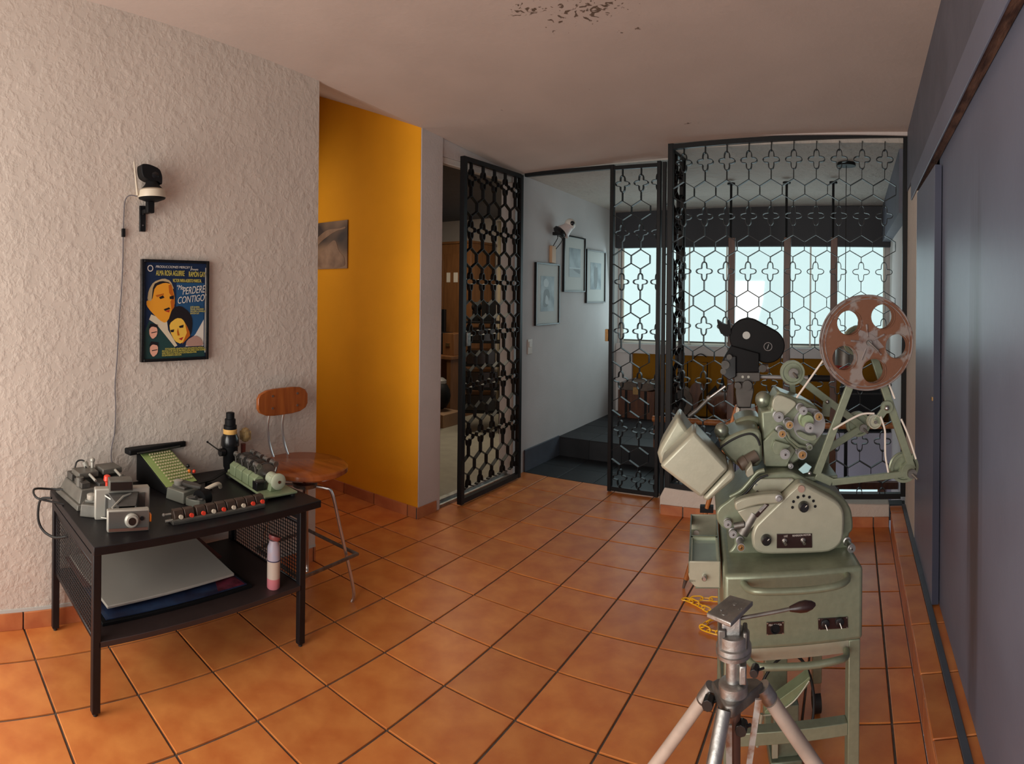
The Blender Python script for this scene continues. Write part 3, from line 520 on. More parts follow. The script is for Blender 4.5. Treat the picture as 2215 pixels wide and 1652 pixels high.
# header bar over the doorway
tag(MB().box(-2.655, -1.868, 4.41, 4.45, 2.553, 2.585).build('door_header', 'iron', bevel=.002), 'thin black iron header bar over the opening, under the ceiling', 'bar')
# folded gate leaf
g3 = thing('iron_gate', 'open black iron gate leaf folded back over the office doorway', 'gate', (-2.655, 3.53, 0), PI / 2)
MB().box(0, .04, -.02, .02, .015, 2.56).build('post', 'iron', g3, bevel=.002)
MB().box(.80, .835, -.02, .02, .015, 2.555).build('post', 'iron', g3, bevel=.002)
MB().box(.04, .80, -.018, .018, 2.525, 2.56).build('top_rail', 'iron', g3)
MB().box(.04, .80, -.018, .018, .018, .055).build('bottom_rail', 'iron', g3)
screen(g3, .04, .80, .055, 2.525, [.11 + P_ * k for k in range(5)], 2.415, 0, 0, 7)
MB().box(.045, .085, -.03, .028, 1.17, 1.27).build('lock_case', 'alud', g3, bevel=.003)

# ================================================================= WALL THINGS, LEFT
# framed film poster on the left wall: local frame x along +Y (world), z up, front faces +X
ps = thing('framed_poster', 'framed film poster with yellow faces on blue, on the rough white wall', 'poster', (XL + .002, 1.322, 1.4615))
PW, PH = .372, .50
mb = MB()
for a in ((0, .024, -PW / 2, -PW / 2 + .014, -PH / 2, PH / 2), (0, .024, PW / 2 - .014, PW / 2, -PH / 2, PH / 2), (0, .024, -PW / 2 + .014, PW / 2 - .014, PH / 2 - .014, PH / 2), (0, .024, -PW / 2 + .014, PW / 2 - .014, -PH / 2, -PH / 2 + .014)): mb.box(*a)
mb.build('frame', 'blackg', ps, bevel=.0015)
MB().box(0, .012, -PW / 2 + .014, PW / 2 - .014, -PH / 2 + .014, PH / 2 - .014).build('backing', mat('poster_navy', (.012, .028, .075), .35), ps)
pc = dict(navy=(.012, .03, .08), blue=(.02, .085, .20), skin=(.85, .36, .03), skin2=(.90, .55, .08), shade=(.50, .12, .01), hair=(.015, .012, .015), hairw=(.52, .40, .22), shirt=(.72, .62, .45), suit=(.02, .06, .06), pinkc=(.45, .27, .22), lip=(.45, .03, .02), yel=(.72, .60, .10), wht=(.75, .70, .62), sk3=(.80, .42, .30))
for k_, c_ in pc.items(): M['p_' + k_] = mat('poster_' + k_, c_, .4)
lay = [0]
def pp(m, *pts, sm=0):
    lay[0] += 1; d = .0122 + .00012 * lay[0]
    q = [((x - 545) / 1010 * PW * 1.0, (840 - y_) / 1600 * PH) for x, y_ in pts]
    if sm: q = smooth_poly(q, sm)
    MB().prism(q, d - .0004, d, plane='yz').build('print_shape', 'p_' + m, ps)
pp('blue', (560, 400), (985, 400), (985, 1000), (860, 1250), (560, 1250))
pp('wht', (985, 990), (985, 1420), (700, 1420), (860, 1220))
pp('wht', (1003, 150), (1020, 150), (1020, 1530), (1000, 1530))
pp('suit', (90, 1600), (90, 1180), (160, 1000), (300, 1080), (480, 1350), (560, 1440), (1000, 1440), (1000, 1590))
pp('shirt', (160, 980), (190, 900), (420, 1000), (440, 1150), (580, 1400), (540, 1420), (400, 1230), (270, 1060))
pp('hairw', (130, 680), (150, 520), (220, 390), (370, 330), (470, 370), (530, 520), (300, 560), (200, 720), sm=1)
pp('hair', (190, 720), (215, 430), (330, 370), (470, 400), (530, 560), (240, 600), sm=1)
pp('skin', (120, 760), (120, 680), (200, 690), (240, 460), (380, 400), (480, 420), (530, 600), (535, 760), (470, 940), (400, 1040), (320, 1000), (190, 860), sm=1)
pp('shade', (440, 440), (480, 430), (525, 620), (530, 780), (490, 840), (470, 700), (500, 640), (450, 560))
pp('shade', (250, 600), (370, 570), (370, 592), (270, 630)); pp('hair', (300, 630), (360, 600), (380, 640), (320, 660)); pp('hair', (455, 620), (520, 600), (520, 660), (460, 660))
pp('hair', (370, 820), (450, 790), (470, 815), (390, 845)); pp('lip', (385, 850), (460, 830), (450, 870))
pp('hair', (430, 1030), (500, 800), (620, 760), (760, 870), (810, 1000), (790, 1240), (700, 1240), (480, 1200), sm=1)
pp('skin2', (455, 1050), (560, 960), (650, 970), (730, 1110), (770, 1220), (640, 1380), (540, 1330), (470, 1180), sm=1)
pp('shade', (690, 1040), (760, 1180), (770, 1250), (650, 1380), (720, 1200)); pp('hair', (470, 1150), (530, 1140), (520, 1185), (480, 1185)); pp('hair', (600, 1090), (670, 1070), (665, 1115), (610, 1120)); pp('lip', (595, 1290), (670, 1265), (640, 1320)); pp('shade', (580, 1120), (610, 1240), (580, 1240), (570, 1180))
pp('pinkc', (700, 1420), (720, 1320), (850, 1240), (940, 1300), (985, 1420), sm=1)
for dx, dy in ((0, 0), (10, 280)):
    pp('hair', (150 + dx, 1110 + dy), (180 + dx, 1040 + dy), (280 + dx, 1060 + dy), (280 + dx, 1130 + dy)); pp('sk3', (160 + dx, 1130 + dy), (200 + dx, 1085 + dy), (280 + dx, 1110 + dy), (275 + dx, 1230 + dy), (210 + dx, 1290 + dy), (165 + dx, 1220 + dy), sm=1)
    pp('hair', (190 + dx, 1180 + dy), (270 + dx, 1165 + dy), (270 + dx, 1178 + dy), (192 + dx, 1194 + dy))
pp('wht', *[(168 + 42 * math.cos(a * PI / 8), 180 + 52 * math.sin(a * PI / 8)) for a in range(16)])
pp('navy', *[(168 + 30 * math.cos(a * PI / 8), 180 + 38 * math.sin(a * PI / 8)) for a in range(16)])
def ptxt(body, x, y_, size, m, sx=1, shear=0, rot=0, al='LEFT'):
    px, pz = (x - 545) / 1010 * PW, (840 - y_) / 1600 * PH
    R = Matrix(((0, 0, 1, 0), (1, 0, 0, 0), (0, 1, 0, 0), (0, 0, 0, 1)))   # text x->Y, y->Z, z->X
    Sh = Matrix(((1, shear, 0, 0), (0, 1, 0, 0), (0, 0, 1, 0), (0, 0, 0, 1)))
    text('lettering', body, size, 'p_' + m, ps, Matrix.Translation((.0225 if False else .0185, px, pz)) @ R @ Matrix.Rotation(rot, 4, 'Z') @ Sh, .0002, al, sx)
ptxt('PRODUCCIONES MERCEY S.', 240, 170, .0165, 'wht', .98, .25); ptxt('presenta', 760, 195, .014, 'wht', .9, .3)
ptxt('ALMA ROSA AGUIRRE', 248, 290, .038, 'yel', .42); ptxt('RAMÓN GAY', 735, 300, .038, 'yel', .42)
ptxt('VICTOR PARRA-ALBERTO MARISCAL', 495, 390, .0235, 'yel', .42)
ptxt('“Me', 545, 510, .034, 'wht', .7, .25, .0); ptxt('PERDERE', 640, 590, .052, 'wht', .62, .25, .10); ptxt('CONTIGO”', 565, 735, .048, 'wht', .68, .25, .10)
for k, s in enumerate(('JOSÉ BAVIERA', 'MIGUEL MANZANO', 'DOLORES CAMARILLO', 'RAMÓN GAY')): ptxt(s, 765, 800 + 34 * k, .0115, 'yel', .75)
for k, s in enumerate(('FOTOGRAFÍA ADAPTACIÓN ARGUMENTO MÚSICA', 'PRODUCTOR JEFE DE PRODUCCIÓN DIRECCIÓN SONIDO', 'UNA PELÍCULA MEXICANA DISTRIBUIDA POR', 'ESCENÓGRAFO EDICIÓN')): ptxt(s, 390 - 45 * min(k, 1), 1460 + 33 * k, .0125, 'yel', .75)

# wifi security camera on the left wall
sc = thing('security_camera', 'black and cream pan security camera with antenna above the poster', 'camera', (XL, 1.15, 1.845))
MB().box(0, .012, -.022, .010, 0, .125).build('wall_plate', 'blackg', sc, bevel=.002)
MB().box(.012, .05, -.012, .02, .085, .105).box(.045, .075, -.008, .028, .085, .14).build('bracket_arm', 'blackm', sc, bevel=.003)
MB().cyl((.012, -.006, .03), (.014, -.006, .03), .004, n=8).cyl((.012, -.006, .085), (.014, -.006, .085), .004, n=8).each('screw', 'steel', sc)
MB().lathe((.065, .018, .14), (0, 0, 1), [(0, .03), (.012, .062), (.018, .066)], 24).build('base_plate', 'blackm', sc)
MB().lathe((.065, .018, .158), (0, 0, 1), [(0, .066), (.004, .067), (.034, .063), (.042, .052), (.044, .03)], 24).build('body_ring', 'cream', sc)
MB().lathe((.065, .018, .2), (0, 0, 1), [(0, .052), (.018, .036), (.04, .026), (.06, .024), (.075, .024)], 20).build('neck', 'blackm', sc)
MB().sph((.065, .022, .262), .038, 18, (.9, 1.05, .95)).build('head', 'blackg', sc)
MB().prism(smooth_poly([(-.045, .25), (-.052, .31), (-.01, .312), (.045, .295), (.06, .26), (.058, .215), (.04, .235), (-.01, .232)], 2), .035, .095, plane='yz').build('hood', 'blackm', sc, bevel=.004)
MB().cyl((.06, -.055, .165), (.05, -.07, .325), .006, .0035, n=10).build('antenna', 'cream', sc)
pc_ = thing('power_cable', 'thin grey camera power cable running down the rough white wall with a black inline block', 'cable', (0, 0, 0))
zs = [(1.10, 2.008, .045), (1.066, 2.012, .03), (1.050, 1.985, .012), (1.046, 1.90, .008), (1.044, 1.845, .008), (1.044, 1.80, .008), (1.043, 1.70, .009), (1.036, 1.55, .01), (1.025, 1.40, .009), (1.018, 1.25, .01), (1.008, 1.10, .009), (1.012, 1.0, .01), (1.008, .88, .008), (.995, .82, .01), (.99, .76, .012), (1.0, .70, .03), (1.0, .637, .04)]
MB().tube(crv([(XL + d, y_, z) for y_, z, d in zs], 5), .0028, 6).build('cable', mat('grey_cable', (.13, .115, .125), .5), pc_)
MB().box(XL + .002, XL + .018, 1.036, 1.052, 1.815, 1.855).build('inline_block', 'blackm', pc_, bevel=.002)
# sepia photograph on the yellow wall
ph = thing('photo_print', 'unframed sepia photograph of soft rounded forms on the yellow recess wall', 'photo', (-3.66, 3.158, 1.93))
MB().box(-.19, .19, -.006, 0, -.188, .188).build('board', 'sep', ph)
MB().prism(smooth_poly([(-.18, .07), (-.05, .13), (.10, .125), (.17, .14), (.17, .12), (.05, .11), (-.10, .05), (-.18, .0)], 2), -.0075, -.006).prism(smooth_poly([(-.18, -.18), (-.16, -.08), (-.05, .0), (.05, .05), (.09, -.05), (.16, -.10), (.17, -.18)], 2), -.0075, -.006).build('print_shape', mat('sepia_light', (.36, .22, .13), .6, col2=(.20, .11, .06), vscale=8), ph)

# ================================================================= BLACK METAL TABLE
tb = thing('side_table', 'low black metal table with perforated side panels against the rough white wall', 'table', (-2.37, 1.205, 0))
X0, X1, Y0, Y1 = -.335, .31, -.515, .525
MB().box(X0, X1, Y0, Y1, .603, .635).build('tabletop', 'tablem', tb, bevel=.0025)
for x in (X0 + .03, X1 - .036):
    for y in (Y0 + .022, Y1 - .105 + .022):
        l = MB().box(x - .014, x + .014, y - .016, y + .016, .012, .603).build('leg', 'tablem', tb, bevel=.003)
        MB().cyl((x, y, 0), (x, y, .014), .009, n=12).build('foot', 'rubber', l)
SHZ = .275
MB().box(X0 + .016, X1 - .022, Y0 + .03, Y1 - .09, SHZ - .022, SHZ).build('lower_shelf', mat('dark_shelf', (.045, .028, .026), .5, var=.2), tb, bevel=.002)
MB().box(X0 + .04, X1 - .05, Y0 + .006, Y0 + .03, .56, .59).box(X0 + .04, X1 - .05, Y1 - .098, Y1 - .07, .56, .59).each('cross_bar', 'tablem', tb, bevel=.002)
def perf(y):
    mb = MB(); xa, xb, za, zb = X0 + .044, X1 - .05, .262, .545; px_ = .0175; nx = int((xb - xa - .02) / px_); nz = int((zb - za - .03) / (px_ * .9)); ox = xa + ((xb - xa) - nx * px_) / 2; oz = za + .018
    hz = px_ * .9
    for i in range(nx):
        for j in range(nz):
            cx = ox + (i + .5) * px_; cz = oz + (j + .5) * hz; off = 0
            O = [(cx - px_ / 2, cz - hz / 2), (cx, cz - hz / 2), (cx + px_ / 2, cz - hz / 2), (cx + px_ / 2, cz), (cx + px_ / 2, cz + hz / 2), (cx, cz + hz / 2), (cx - px_ / 2, cz + hz / 2), (cx - px_ / 2, cz)]
            rr = .0074; I = [(cx + rr * math.cos(-PI * .75 + a * PI / 4), cz + rr * math.sin(-PI * .75 + a * PI / 4)) for a in range(8)]
            mb.add([(a, y, b) for a, b in O + I], [(q, (q + 1) % 8, 8 + (q + 1) % 8, 8 + q) for q in range(8)])
    X_, Z_ = ox + nx * px_, oz + nz * hz
    for a in ((xa, xb, za, oz), (xa, xb, Z_, zb), (xa, ox, oz, Z_), (X_, xb, oz, Z_)): mb.add([(a[0], y, a[2]), (a[1], y, a[2]), (a[1], y, a[3]), (a[0], y, a[3])], [(0, 1, 2, 3)])
    return mb.build('perforated_panel', 'tablem', tb, solid=.002)
perf(Y0 + .018); perf(Y1 - .085)
# on the lower shelf
MB_ = MB()
bk = thing('portfolio', 'dark blue glossy portfolio lying flat on the lower table shelf, lowest of the pile', 'folder', (-2.43, 1.12, SHZ))
MB().prism([(-.22, -.36), (.255, -.355), (.245, .33), (-.24, .32)], 0, .014, plane='xy').build('cover', 'blackm', bk, bevel=.002)
MB().prism([(-.20, -.34), (.24, -.335), (.232, .31), (-.22, .30)], .014, .017, plane='xy').build('blue_sheet', 'blue', bk)
MB().prism([(.10, .22), (.225, .17), (.228, .30), (.10, .295)], .017, .0185, plane='xy').build('red_print', mat('dark_red_print', (.22, .03, .06), .4, var=.6, vscale=30), bk)
cv = thing('canvas_board', 'large off-white board lying tilted on top of the blue portfolio', 'board', (-2.44, 1.12, SHZ + .02))
cv.rotation_euler = (math.radians(0), math.radians(3.4), .03)
MB().prism([(-.235, -.34), (.195, -.32), (.185, .28), (-.25, .30)], 0, .012, plane='xy').build('board', 'paper', cv, bevel=.003).location = (0, 0, .022)
cs = MB().prism([(-.255, -.355), (.0, -.35), (-.0, .33), (-.27, .33)], .0, .008, plane='xy').build('red_edge_sheet', mat('red_brown_card', (.20, .05, .04), .6), cv); cs.location = (0, 0, .010)
sp = thing('spray_can', 'pale pink and blue spray can with a tilted red cap on the lower shelf', 'can', (-2.137, 1.528, SHZ))
MB().lathe((0, 0, 0), (0, 0, 1), [(0, .026), (.004, .0285), (.045, .0285)], 24).build('base_band', 'pink', sp)
MB().lathe((0, 0, .045), (0, 0, 1), [(0, .0285), (.075, .0285)], 24).build('body', mat('cream_can', (.60, .50, .42), .35), sp)
MB().lathe((0, 0, .12), (0, 0, 1), [(0, .029), (.004, .029)], 24).build('dark_ring', mat('navy_ring', (.02, .02, .08), .4), sp)
MB().lathe((0, 0, .124), (0, 0, 1), [(0, .0285), (.055, .0275), (.075, .020), (.083, .020)], 24).build('blue_shoulder', mat('pale_blue_can', (.42, .44, .56), .35, col2=(.55, .42, .45), vscale=20), sp)
mb = MB().at(0, 0, .207, rx=-.35); mb.lathe((0, 0, 0), (0, 0, 1), [(0, .022), (.010, .027), (.018, .027), (.019, .0)], 24).build('cap', mat('dull_red_cap', (.25, .06, .06), .4), sp)

# ---- on the table top (z = .635)
TZ = .635
# big grey splicing machine at the back left corner
bs = thing('splicing_machine', 'big brown-grey flat splicing machine with two lever plates in the back left table corner', 'machine', (-2.56, .86, TZ), .10)
def frustum(mb, x0, x1, y0, y1, z0, z1, i):
    return mb.add([(x0, y0, z0), (x1, y0, z0), (x1, y1, z0), (x0, y1, z0), (x0 + i, y0 + i, z1), (x1 - i, y0 + i, z1), (x1 - i, y1 - i, z1), (x0 + i, y1 - i, z1)], [(0, 3, 2, 1), (4, 5, 6, 7), (0, 1, 5, 4), (1, 2, 6, 5), (2, 3, 7, 6), (3, 0, 4, 7)])
frustum(MB(), -.13, .13, -.14, .17, 0, .022, .006).build('base_flange', 'grey', bs, bevel=.003)
frustum(MB(), -.115, .115, -.125, .155, .022, .075, .02).build('base', 'grey', bs, bevel=.004)
MB().box(-.09, -.03, -.10, .14, .075, .105).build('rear_block', 'greyd', bs, bevel=.003)
MB().box(-.06, .03, -.09, .005, .10, .125).each('lever_plate', 'grey', bs, bevel=.004); MB().box(-.06, .03, .025, .12, .104, .129).each('lever_plate', 'grey', bs, bevel=.004)
MB().cyl((.03, -.04, .115), (.085, -.035, .102), .006, n=10).cyl((.03, .085, .12), (.09, .085, .108), .006, n=10).each('lever_rod', 'silver', bs)
MB().box(.0, .085, -.10, -.06, .075, .098).box(.02, .09, -.02, .02, .075, .09).box(.02, .085, .06, .13, .075, .092).each('film_gate', 'greyd', bs, bevel=.002)
MB().cyl((.04, -.09, .075), (.04, -.09, .112), .017, n=14).build('clamp_knob', 'grey', bs)
MB().cyl((-.03, .0, .12), (-.03, .0, .155), .008, n=10).sph((-.03, .0, .158), .012, 10).cyl((-.045, -.02, .12), (-.05, -.03, .15), .012, n=10).build('turret', 'silver', bs)
MB().tube(crv([(-.05, -.08, .10), (-.07, -.06, .145), (-.06, -.03, .15), (-.03, -.03, .12)]), .004, 6).build('wire_loop', 'rubber', bs)
MB().cyl((.105, .01, .075), (.105, .01, .10), .008, n=10).lathe((.105, .01, .10), (0, 0, 1), [(0, .012), (.006, .016), (.024, .014), (.028, .008)], 14).build('red_button', 'red', bs)
# black mains cable hanging over the table's left edge
mc = tag(MB().tube(crv([(-2.62, .74, .66), (-2.66, .68, .655), (-2.63, .60, .67), (-2.55, .59, .66), (-2.52, .65, .648), (-2.50, .70, .64)], 6), .005, 8).tube(crv([(-2.56, .66, .648), (-2.60, .62, .63), (-2.60, .61, .55), (-2.58, .63, .50), (-2.53, .67, .487), (-2.50, .72, .50)], 6), .006, 8).build('mains_cable', 'rubber'), 'looped black mains cable hanging off the left end of the table', 'cable')
# two grey tape splicers
def splicer(name, label, loc, rz, gm):
    s = thing(name, label, 'splicer', loc, rz, 'grey cast tape splicers on the table')
    frustum(MB(), -.055, .055, -.05, .05, 0, .05, .004).build('body', gm, s, bevel=.004)
    MB().prism(smooth_poly([(.05, -.05), (.13, -.045), (.15, .0), (.10, .02), (.06, .05)], 1), 0, .032, plane='xy').build('tape_shelf', gm, s, bevel=.003)
    MB().box(-.04, .035, -.025, .035, .05, .062).build('pressure_plate', 'grey', s, bevel=.003)
    MB().lathe((-.015, -.01, .062), (0, 0, 1), [(0, .018), (.004, .02), (.02, .02), (.024, .012)], 18).build('clamp_knob', 'silver', s)
    MB().prism(smooth_poly([(-.02, .02), (.05, .03), (.10, .02), (.105, .0), (.05, -.015), (.0, -.01)], 1), .066, .078, plane='xy').build('lever_arm', 'greyd', s, bevel=.002)
    MB().cyl((.11, -.01, .03), (.11, .035, .03), .036, n=20).build('tape_roll', 'blackm', s)
    MB().cyl((.08, -.04, .032), (.12, -.04, .045), .008, n=8).cyl((.12, -.03, .032), (.15, -.03, .04), .006, n=8).each('guide_pin', 'greyd', s)
    return s
s1 = splicer('tape_splicer', 'grey tape splicer tucked behind the folding camera at the table corner', (-2.37, .80, TZ), 1.0, 'silver' if False else 'grey')
s2 = splicer('tape_splicer', 'sage-grey tape splicer with white tape tail between adding machine and counter row', (-2.40, 1.215, TZ), .35, mat('sage_grey', (.24, .25, .21), .45, .2))
MB().tube(crv([(.11, .03, .06), (.13, .07, .075), (.13, .10, .07), (.12, .12, .05)]), .009, 8).build('tape_tail', 'cream', s2)
# folding instant camera standing at the front corner, facing the camera
fc = thing('folding_camera', 'grey folding bellows instant camera at the front left table corner', 'camera', (-2.225, .875, TZ), 1.36)
# local: -y is its front, x its width
MB().box(-.115, .11, .055, .095, 0, .125).build('back_body', 'silver', fc, bevel=.005)
MB().box(-.075, .09, .050, .056, .012, .105).build('inner_panel', 'camgrey', fc, bevel=.002)
bl = MB(); n = 9
for i in range(n):
    t0, t1 = i / n, (i + 1) / n; y0_, y1_ = .05 - .10 * t0, .05 - .10 * t1; w0 = .062 - .028 * t0; w1 = .062 - .028 * t1; h0, h1 = .052 - .02 * t0, .052 - .02 * t1
    for (ya, wa, ha, yb, wb_, hb) in ((y0_, w0, h0, (y0_ + y1_) / 2, w1 - .004, h1 - .004), ((y0_ + y1_) / 2, w1 - .004, h1 - .004, y1_, w1, h1)):
        zc_ = .058
        bl.add([(-wa, ya, zc_ - ha), (wa, ya, zc_ - ha), (wa, ya, zc_ + ha), (-wa, ya, zc_ + ha), (-wb_, yb, zc_ - hb), (wb_, yb, zc_ - hb), (wb_, yb, zc_ + hb), (-wb_, yb, zc_ + hb)], [(0, 1, 5, 4), (1, 2, 6, 5), (2, 3, 7, 6), (3, 0, 4, 7)])
bl.build('bellows', 'greyd', fc, sharp=10)
lp = MB().box(-.082, .082, -.075, -.05, .0, .085).build('lens_board', 'silver', fc, bevel=.004)
MB().box(-.076, .076, -.0775, -.0745, .016, .078).build('face_plate', 'camgrey', lp)
MB().box(-.076, .076, -.0778, -.0745, .004, .015).build('lower_trim', mat('brown_trim', (.16, .08, .06), .4), lp)
MB().lathe((.012, -.077, .045), (0, -1, 0), [(0, .028), (.006, .028), (.010, .022), (.014, .022), (.015, .016)], 24).build('lens_ring', 'silver', lp)
MB().lathe((.012, -.090, .045), (0, -1, 0), [(0, .016), (.003, .015)], 20).build('lens_glass', 'blackg', lp)
MB().cyl((.052, -.077, .05), (.052, -.081, .05), .008, n=14).build('light_cell', 'blackm', lp)
MB().box(.083, .092, -.07, -.045, .03, .06).build('orange_tab', 'orange', fc, bevel=.003)
MB().box(-.06, .035, .03, .085, .120, .165).build('viewfinder', 'grey', fc, bevel=.003)
MB().box(-.055, .03, .027, .031, .126, .158).build('viewfinder_glass', 'blackg', fc)
MB().tube([(-.075, .05, .10), (-.02, .0, .075), (-.078, -.05, .08)], .0035, 6).tube([(.03, .045, .105), (-.01, .0, .11), (-.06, -.05, .085)], .0045, 6).build('strut', 'silver', fc)
MB().cyl((-.08, .075, .115), (-.08, .075, .122), .008, n=10).build('shutter_button', 'red', fc)
MB().tube([(-.09, .05, .012), (-.03, .02, .012), (-.06, -.05, .004)], .003, 6).build('lower_strut', 'silver', fc)
# adding machine with slanted keyboard
am = thing('adding_machine', 'slanted lime green adding machine with ivory keys and long black carriage', 'calculator', (-2.58, 1.22, TZ), .16)
# local: x towards front (lower end), y width
MB().prism([(-.16, 0), (.10, 0), (.11, .03), (-.13, .135), (-.165, .135)], -.07, .11).build('case', 'blackm', am, bevel=.004)
pr = MB().prism([(.10, .036), (-.125, .137), (-.128, .131), (.097, .030)], -.066, .106).build('key_panel', 'addgreen', am)
sl = Vector((.225, 0, -.101)).normalized(); nrm = Vector((.101, 0, .225)).normalized()
kbm = MB()
for i in range(11):
    for j in range(9):
        c = Vector((-.118, 0, .1365)) + sl * (.018 + .0198 * i) + Vector((0, -.028 + .0145 * j, 0)) + nrm * .002
        kbm.cyl(c, c + nrm * .005, .0056, .005, n=7)
ks = kbm.build('key_field', 'keys', am); ks['kind'] = 'stuff'
MB().box(-.155, -.10, -.14, .19, .140, .168).build('carriage', 'blackm', am, bevel=.006)
MB().box(-.101, -.096, -.10, .15, .146, .152).build('carriage_scale', 'greyd', am)
MB().cyl((-.13, .19, .15), (-.13, .215, .15), .006, n=8).build('carriage_knob', 'blackg', am)
for y_, m_ in ((.095, 'orange'), (.112, 'red')): MB().sph((.045 + (y_ - .095), y_ + .006, .068), .009, 10).build('end_button', m_, am)
MB().sph((.02, .112, .085), .010, 10).build('black_button', 'blackg', am)
# small black stand post left of the adding machine
tag(MB().lathe((-2.66, 1.165, TZ), (0, 0, 1), [(0, .013), (.028, .013), (.03, .005), (.06, .005), (.062, .009), (.075, .009)], 14).build('inspection_loupe', 'greyd'), 'tiny dark upright metal loupe left of the adding machine', 'loupe')
# counter row (film synchroniser counters)
cr = thing('counter_row', 'long brown row of counters with red and white keys at the table front edge', 'counter', (-2.165, 1.045, TZ), -.03)
MB().box(-.03, .024, 0, .43, 0, .012).build('rail', 'greyd', cr, bevel=.002)
MB().cyl((.018, .0, .014), (.018, .43, .014), .006, n=10).build('front_bar', 'grey', cr)
y_ = .012
for k in range(9):
    w_ = .045; g_ = .002 if k != 1 else .008
    MB().prism([(-.026, .01), (.012, .01), (.014, .022), (.0, .048), (-.022, .050), (-.028, .04)], y_, y_ + w_ - .003).build('counter', mat('counter_brown', (.09, .06, .045), .4, .3, var=.3, vscale=30), cr, bevel=.002)
    c_ = ('cream', 'red', 'red', 'cream', 'red', 'cream', 'cream', 'red', 'red')[k]
    ky = MB().cyl((.010, y_ + .021, .026), (.026, y_ + .021, .030), .003, n=8).cyl((.022, y_ + .021, .029), (.031, y_ + .021, .031), .0085, n=12).build('reset_key', c_, cr)
    y_ += w_ + g_
MB().cyl((-.02, -.02, .03), (-.02, .01, .03), .004, n=8).cyl((.0, -.022, .012), (.0, .01, .012), .005, n=8).sph((-.02, -.022, .03), .007, 8).each('end_screw', 'silver', cr)
# four-gang sage green film synchroniser
sy = thing('film_synchroniser', 'sage green four-gang film synchroniser with chrome rollers and round hand wheel', 'synchroniser', (-2.375, 1.615, TZ), -.10)
# local x along the gangs (x+ = hand wheel end), y across
MB().box(-.20, .20, -.085, .085, .012, .022).build('base_plate', 'syng', sy, bevel=.003)
for x in (-.18, .18):
    for y in (-.07, .07): MB().cyl((x, y, 0), (x, y, .014), .012, n=12).build('foot', 'rubber', sy)
MB().cyl((-.21, -.06, .022), (-.19, -.06, .022), .013, n=10).build('end_lug', 'syng', sy)
for k in range(4):
    x = -.175 + .068 * k
    b_ = MB().prism([(-.075, .022), (.06, .022), (.06, .06), (.03, .075), (-.04, .075), (-.075, .055)], -.0, .0) if False else MB()
    b_.prism([(-.078, .022), (-.03, .022), (-.03, .07), (-.055, .085), (-.078, .07)], x, x + .06, plane='yz').build('gang_body', 'syng', sy, bevel=.004)
    MB().cyl((x + .012, 0, .07), (x + .03, 0, .07), .052, n=28).build('sprocket_wheel', 'alu', sy)
    MB().cyl((x + .018, 0, .07), (x + .024, 0, .07), .056, n=28).build('wheel_rim', 'greyd', sy)
    for y, z in ((-.045, .118), (.045, .118)):
        MB().cyl((x + .002, y, z), (x + .044, y, z), .011, n=14).cyl((x + .002, y, z), (x + .006, y, z), .014, n=14).cyl((x + .04, y, z), (x + .044, y, z), .014, n=14).build('pressure_roller', 'alu', sy)
    MB().tube([(x + .03, -.055, .08), (x + .03, -.06, .115), (x + .02, -.045, .118)], .005, 6).tube([(x + .03, .05, .08), (x + .03, .06, .115), (x + .02, .045, .118)], .005, 6).each('roller_arm', 'alud', sy)
MB().cyl((-.19, 0, .07), (.165, 0, .07), .009, n=12).build('shaft', 'steel', sy)
MB().prism([(-.03, .022), (.03, .022), (.022, .06), (.022, .09), (-.022, .09), (-.022, .06)], .12, .15, plane='yz').build('end_bracket', 'syng', sy, bevel=.004)
MB().cyl((.10, 0, .07), (.15, 0, .07), .028, n=20).build('bearing_hub', mat('pale_sage', (.48, .52, .38), .4, .1), sy)
MB().lathe((.162, 0, .07), (1, 0, 0), [(0, .02), (.003, .036), (.014, .036), (.018, .03), (.018, .012)], 28).build('hand_wheel', M['pale_sage'] if 'pale_sage' in M else MATS['pale_sage'], sy)
MB().cyl((.179, 0, .07), (.183, 0, .07), .007, n=12).build('wheel_screw', 'woodd', sy)
MB().box(.075, .118, -.082, -.03, .022, .062).build('frame_counter', 'blackg', sy, bevel=.003)
MB().box(.08, .113, -.075, -.04, .062, .066).build('counter_window', 'greyd', sy)
# zoom lens standing upright at the back
zl = thing('zoom_lens', 'tall black zoom lens standing upright with a yellow ring and crank rod', 'lens', (-2.645, 1.61, TZ))
MB().lathe((0, 0, 0), (0, 0, 1), [(0, .026), (.02, .03), (.03, .034), (.085, .036), (.09, .040), (.135, .041)], 28).build('lower_barrel', 'blackm', zl)
MB().lathe((0, 0, .135), (0, 0, 1), [(0, .047), (.006, .048), (.04, .045), (.062, .034)], 28).build('focus_bell', 'blackg', zl)
MB().lathe((0, 0, .197), (0, 0, 1), [(0, .035), (.002, .036), (.022, .036), (.024, .034)], 28).build('yellow_ring', 'lensy', zl)
MB().lathe((0, 0, .221), (0, 0, 1), [(0, .034), (.018, .034), (.02, .028), (.05, .028), (.052, .022), (.082, .022), (.084, .018)], 28).build('upper_barrel', 'blackm', zl)
MB().cyl((.01, -.04, .11), (.01, -.066, .11), .02, n=16).build('crank_hub', 'blackg', zl)
MB().cyl((.01, -.055, .11), (.06, -.165, .185), .0035, n=8).build('crank_rod', 'greyd', zl)
MB().sph((.06, -.166, .186), .006, 8).build('rod_tip', 'blackm', zl)
sm_ = thing('light_meter', 'brass coloured knob on a dark red handle just right of the zoom lens', 'meter', (-2.66, 1.70, TZ))
MB().cyl((0, 0, 0), (0, .0, .13), .010, .014, n=12).build('handle', mat('dark_red_wood', (.20, .045, .03), .4), sm_)
